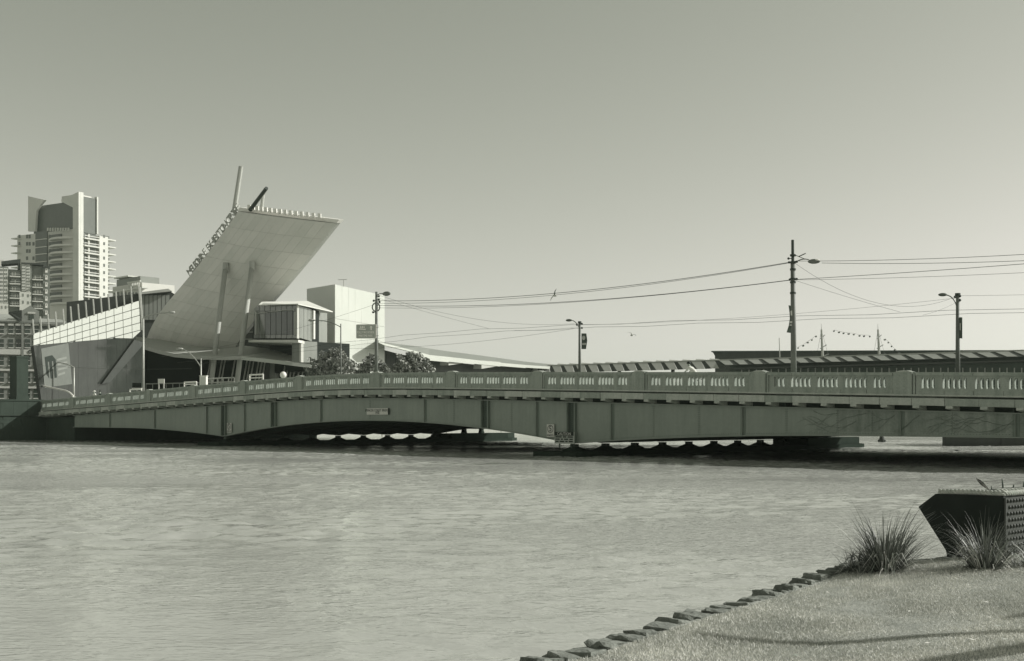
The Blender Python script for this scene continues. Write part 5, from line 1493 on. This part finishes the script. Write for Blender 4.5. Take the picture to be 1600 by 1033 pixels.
# grass: short blades over the part of the lawn that is near
N = 460000
gx = rng.uniform(-.6, 8.2, N); gy = 8.6 + (15.75 - 8.6) * rng.random(N) ** 1.15
ex = np.interp(gy, [e[1] for e in edge], [e[0] for e in edge])
pxx = 800 + FPX * gx / gy
keep = (gx > ex + .20) & (pxx < 1680)
crest = gy < np.interp(gx, [3, 4.2, 5, 6, 7, 9], [15.0, 14.85, 15.0, 15.1, 15.35, 15.8]) + rng.normal(0, .05, N)
keep &= crest
gx, gy = gx[keep], gy[keep]; n = len(gx)
gz_ = .47 + .055 * np.clip(gx - 3.6, 0, 4) + .02 * np.sin(gx * .9 + gy * .5) - .004
patch = .5 + .5 * np.sin(gx * 2.1 + np.sin(gy * 1.7) * 1.5) * np.sin(gy * 1.3 + gx * .6)
h = (rng.uniform(.014, .034, n)) * (.75 + .5 * patch)
ang = rng.uniform(0, 2 * np.pi, n); lean = rng.uniform(0, 1.0, n) * h; la = rng.uniform(0, 2 * np.pi, n)
wd = rng.uniform(.0018, .004, n)
vv = np.empty((n, 3, 3))
vv[:, 0] = np.stack([gx - np.cos(ang) * wd, gy - np.sin(ang) * wd, gz_], 1)
vv[:, 1] = np.stack([gx + np.cos(ang) * wd, gy + np.sin(ang) * wd, gz_], 1)
vv[:, 2] = np.stack([gx + np.cos(la) * lean, gy + np.sin(la) * lean, gz_ + h], 1)
me = bpy.data.meshes.new("grass"); me.vertices.add(n * 3); me.vertices.foreach_set("co", vv.ravel())
me.loops.add(n * 3); me.loops.foreach_set("vertex_index", np.arange(n * 3, dtype=np.int32))
me.polygons.add(n); me.polygons.foreach_set("loop_start", np.arange(0, n * 3, 3, dtype=np.int32))
me.polygons.foreach_set("loop_total", np.full(n, 3, dtype=np.int32))
me.update(); me.validate(); me.materials.append(grass_m)
go = link("grass", me); tag(go, "short dry mown grass covering the river bank lawn", "grass", kind="stuff")
# fallen pale leaves on the lawn
lv = MB()
for k in range(60):
    x, y = random.uniform(2.2, 6), random.uniform(9.2, 13.5)
    if x < edge_x(y) + .4: continue
    z = lawn_z(x, y) + .03; a = random.uniform(0, 6.28); s = random.uniform(.012, .03)
    c, q = Vector((math.cos(a), math.sin(a), random.uniform(-.3, .3))) * s, Vector((-math.sin(a), math.cos(a), .2)) * s * .5
    p_ = Vector((x, y, z)); lv.add([p_ - c, p_ + q, p_ + c, p_ - q], [(0, 1, 2, 3)])
o = lv.build("leaf_litter", dry_m, recalc=False); tag(o, "scattered pale fallen leaves on the lawn", "leaves", kind="stuff")

# sedge clumps
def sedge(label, base, n, hgt, spread, seed, dry, lean=(0, 0)):
    R = random.Random(seed)
    r = root("sedge_clump", base, label, "plant", "sedge clumps at the water's edge")
    parts = {"green": MB(), "dry": MB()}
    for k in range(n):
        kind = "dry" if R.random() < dry else "green"
        a = R.uniform(0, 2 * math.pi); rb_ = R.random() ** .6 * .17
        b = Vector((math.cos(a) * rb_, math.sin(a) * rb_, -.03))
        out = Vector((math.cos(a + R.uniform(-.5, .5)), math.sin(a + R.uniform(-.5, .5)), 0))
        ln = hgt * R.uniform(.45, 1.15); tilt = abs(R.gauss(0, .34)) + rb_ * 1.2
        if kind == "dry": tilt += .25; ln *= .85
        if R.random() < .18: tilt += R.uniform(.4, .8)
        droop = R.uniform(.1, .7) * spread
        pts = []; q = b.copy(); th = tilt; seg = 6
        for i in range(seg + 1):
            pts.append(q.copy())
            q = q + (out * math.sin(th) + Vector((lean[0], lean[1], 0)) * .15 + Vector((0, 0, math.cos(th)))) * ln / seg
            th += droop * (i + 1) / seg * .55
        if kind == "dry" and R.random() < .45:      # broken blade
            j = R.randint(2, 4); kd = Vector((out.x, out.y, -.8)).normalized()
            for i in range(j + 1, seg + 1): pts[i] = pts[j] + kd * ln / seg * (i - j)
        w0 = R.uniform(.004, .0085); side = out.cross(Vector((0, 0, 1))).normalized()
        side = (side + Vector((R.uniform(-.6, .6), R.uniform(-.6, .6), 0))).normalized()
        V_ = []; F_ = []
        for i, p_ in enumerate(pts):
            wv = w0 * (1 - (i / seg) ** 1.6 * .92)
            V_ += [p_ - side * wv, p_ + side * wv]
            if i: F_.append((i * 2 - 2, i * 2 - 1, i * 2 + 1, i * 2))
        parts[kind].add(V_, F_)
    parts["green"].local("green_blades", blade_m, r, recalc=False)["kind"] = "stuff"
    parts["dry"].local("dry_blades", dry_m, r, recalc=False)["kind"] = "stuff"
    # thatch at the heart of the clump
    th = MB()
    for k in range(160):
        a = R.uniform(0, 6.28); rr_ = R.random() * .2; z = R.uniform(0, .28)
        p_ = Vector((math.cos(a) * rr_, math.sin(a) * rr_, z)); d = Vector((R.uniform(-1, 1), R.uniform(-1, 1), R.uniform(-.1, 1))).normalized() * .1; s_ = Vector((.006, .004, 0))
        th.add([p_ - d - s_, p_ - d + s_, p_ + d + s_ * .3, p_ + d - s_ * .3], [(0, 1, 2, 3)])
    th.local("thatch", blade_m, r, recalc=False)["kind"] = "stuff"
    return r
p1 = W(1383, 893, 14.55); sedge("large spiky sedge clump left of the steel planter", (p1.x, p1.y, .49), 820, .92, 1.7, 4, .27)
p2 = W(1540, 880, 14.25); sedge("sedge clump with broken pale blades in front of the steel planter", (p2.x, p2.y, .56), 480, .78, 1.7, 9, .36)
p3 = W(1592, 872, 14.2); sedge("thin dry sedge tuft at the right edge of the picture", (p3.x + .1, p3.y, .58), 60, .36, 1.3, 12, .6)
p4 = W(1335, 898, 14.4); sedge("low drooping sedge tuft beside the last edging stones", (p4.x + .1, p4.y + .1, .45), 90, .5, 1.8, 15, .35)

# steel planter shaped like a boat's end
pl = root("steel_planter", Vector((6.0, 15.4, .42)), "black steel planter with angular prow end and studded right side", "planter")
K0 = Vector((W(1568, 776, 15.0).x, 15.0, 0)); FD = Vector((-.66, .75, 0)).normalized(); BD = Vector((.75, .66, 0)).normalized()
def pf(px, py):     # pixel on the front plane -> point
    k = (px - 800) / FPX; t_ = (k * K0.y - K0.x) / (FD.x - k * FD.y); q = K0 + FD * t_
    return Vector((q.x, q.y, EYE + (HOR - py) * q.y / FPX))
loop = [pf(1568, 775.5), pf(1462, 771.5), pf(1435, 792), pf(1478, 860), pf(1480, 872), pf(1568, 882)]
MB().prism(loop, [q + BD * 3.2 for q in loop]).build("body", black_steel, pl)
sgp = MB(); c0, c1 = pf(1568, 778), pf(1568, 868); sd_ = FD * -.03
stp = MB().hexa([c1 + sd_ * .2, c1 + BD * 3.2 + sd_ * .2, c1 + BD * 3.2 + sd_, c1 + sd_, c0 + sd_ * .2, c0 + BD * 3.2 + sd_ * .2, c0 + BD * 3.2 + sd_, c0 + sd_])
stp.build("side_plate", stud_steel, pl)
hgt_ = c0.z - c1.z; stm = MB().ball((0, 0, 0), .027, .027, .022, 8, 4, 0.0).mesh("stud", stud_steel)
rotq = Vector((0, 0, 1)).rotation_difference(-FD).to_euler()
nr = 9
for i in range(nr):
    for j in range(26):
        c = c1 + Vector((0, 0, hgt_ * (i + .5) / nr)) + BD * (.06 + j * .082 + (.041 if i % 2 else 0)) + sd_ * 1.0
        ob = link("stud", stm, pl, c - Vector(pl.location), rotq)
# rope lying along the rim
def rope(name, label, path, R_, seed):
    r = root(name, path[0], label, "rope", "ropes on the planter rim")
    dense = []
    for a, b in zip(path[:-1], path[1:]):
        m_ = max(2, int((b - a).length / .015))
        dense += [a.lerp(b, k / m_) for k in range(m_)]
    for s in range(3):
        pts = []
        for k, q in enumerate(dense):
            d = (dense[min(k + 1, len(dense) - 1)] - dense[max(k - 1, 0)]).normalized()
            a = d.cross(Vector((0, 0, 1))).normalized(); b = d.cross(a); th = k * .015 / .16 * 2 * math.pi + s * 2 * math.pi / 3
            pts.append(q + (a * math.cos(th) + b * math.sin(th)) * R_ * .55)
        MB().tube(pts, R_ * .52, 6).build("strand", rope_m, r, True)
up_ = Vector((0, 0, .034))
rope("rope", "thick twisted rope along the front rim of the planter", [pf(1466, 772) + up_ + BD * .02, pf(1510, 773) + up_ * 1.05 + BD * .04, pf(1566, 775.5) + up_ + BD * .03, pf(1568, 776) + up_ + BD * .2, pf(1568, 776) + up_ * .9 + BD * 3.0], .036, 1)
rope("rope", "second rope line curving behind the front rim of the planter", [pf(1535, 774) + up_ * 1.1 + BD * .35, pf(1560, 774) + up_ * 1.2 + BD * .75, pf(1568, 775) + up_ * 1.3 + BD * 1.4, pf(1568, 775) + up_ + BD * 3.0], .034, 2)
tg = root("dry_twigs", pf(1545, 772) + BD * .8, "dry twigs and one pale frond standing behind the rope", "twigs")
for (x, y0, y1, dx, r_) in ((1550, 766, 759, -1.5, .008), (1568, 766, 748, -2.5, .012), (1583, 766, 757, 1, .014), (1599, 766, 752, 1, .012), (1565, 766, 762, .5, .006), (1580, 767, 762, 0, .006)):
    MB().tube([W(x, y0 + 6, 16.2), W(x + dx * .5, (y0 + y1) / 2, 16.2), W(x + dx, y1, 16.2)], [r_, r_ * .9, r_ * .5], 6).build("twig", bark, tg)
fr_ = MB(); a, b = W(1546, 766, 16.2), W(1526, 748, 16.2)
for k in range(14):
    q = a.lerp(b, k / 13); s = .05 * math.sin(math.pi * (k + 1.5) / 15) + .008; d = (b - a).normalized(); sd2 = d.cross(Vector((0, -1, 0)))
    for sgn in (-1, 1):
        fr_.add([q, q + sd2 * sgn * s * .5 + d * s * .4, q + d * s * 1.3], [(0, 1, 2)])
fr_.tube([a, b], [.006, .003], 5); fr_.build("frond", dry_m, tg, recalc=False)

# ------------------------------------------------------------------ tree on the lawn, right of the picture: its limbs shade the grass
rt_base = Vector((14.5, 8.8, .5))
rt = root("bank_tree", rt_base, "bare limbed tree on the lawn just right of the picture", "tree")
SH = SUN / SUN.z
def caster(px, py, hgt):
    Yg = FPX * (EYE - .5) / (py - HOR); g_ = Vector(((px - 800) * Yg / FPX, Yg, .5))
    return g_ + SH * hgt
tk = [rt_base, rt_base + Vector((-.1, .1, 1.6)), rt_base + Vector((-.35, .0, 3.2)), rt_base + Vector((-.5, .1, 5.4)), rt_base + Vector((-.2, .5, 8.0))]
MB().tube(tk, [.36, .30, .26, .2, .1], 12).build("trunk", bark, rt, True)
l1 = [caster(1090, 986, 3.3), caster(1140, 994, 3.4), caster(1200, 1000, 3.6), caster(1285, 1004, 3.8), caster(1350, 1001, 4.0), caster(1450, 993.5, 4.2), caster(1560, 991, 4.3), caster(1640, 993, 4.2), tk[3]]
MB().tube(l1, [.03, .05, .065, .08, .075, .07, .08, .09, .14], 8).build("limb", bark, rt, True)
l2 = [caster(1430, 1037, 2.6), caster(1500, 1029, 2.8), caster(1560, 1021, 2.9), caster(1640, 1012, 3.0), tk[2]]
MB().tube(l2, [.06, .13, .15, .16, .18], 8).build("limb", bark, rt, True)
l3 = [caster(1560, 971, 5.0), caster(1600, 967, 5.0), caster(1660, 962, 5.0), tk[3]]
MB().tube(l3, [.03, .07, .09, .1], 8).build("limb", bark, rt, True)
cl = [caster(100, 1034, 7.0), caster(190, 1030, 7.0), caster(330, 1040, 6.6), caster(450, 1038, 6.6)]
V_, F_ = leaf_cloud([(q.x, q.y, q.z, .34) for q in cl] + [(16.5, 3.5, 8.5, 2.2), (18, 1, 10, 2.2), (15.2, 4.6, 10, 1.8)], 9000, .09, 21)
me = bpy.data.meshes.new("crown"); me.from_pydata([tuple(Vector(q) - rt_base) for q in V_], [], F_); me.materials.append(leaf_m); link("crown", me, rt)
lm = MB()
for q in ((16.5, 3.5, 8.5), (18, 1, 10), (15.2, 4.6, 10)): lm.tube([tk[3], (tk[3] + Vector(q)) / 2 + Vector((0, 0, .5)), Vector(q)], [.12, .08, .03], 6)
lm.tube([tk[3], (tk[3] + cl[1]) / 2 + Vector((0, 0, .4)), cl[1], cl[0]], [.09, .06, .03, .01], 6); lm.tube([tk[3], cl[3], cl[2]], [.07, .03, .01], 6)
lm.build("upper_limbs", bark, rt)
# ------------------------------------------------------------------ the air: thin even haze round everything
hz = MB().box(-2560, 2560, -460, 2660, -5.0, 100.0).build("haze", None)
hz["kind"] = "stuff"; hz["label"] = "thin even summer haze over the river"; hz["category"] = "haze"
hm_ = bpy.data.materials.new("haze_air"); hm_.use_nodes = True
t = hm_.node_tree; t.nodes.remove(t.nodes["Principled BSDF"])
pv = t.nodes.new("ShaderNodeVolumePrincipled")
pv.inputs["Color"].default_value = (0.86, 1.0, 0.86, 1)
pv.inputs["Density"].default_value = 0.00013
pv.inputs["Anisotropy"].default_value = 0.0
t.links.new(pv.outputs[0], t.nodes["Material Output"].inputs["Volume"])
hz.data.materials.append(hm_)
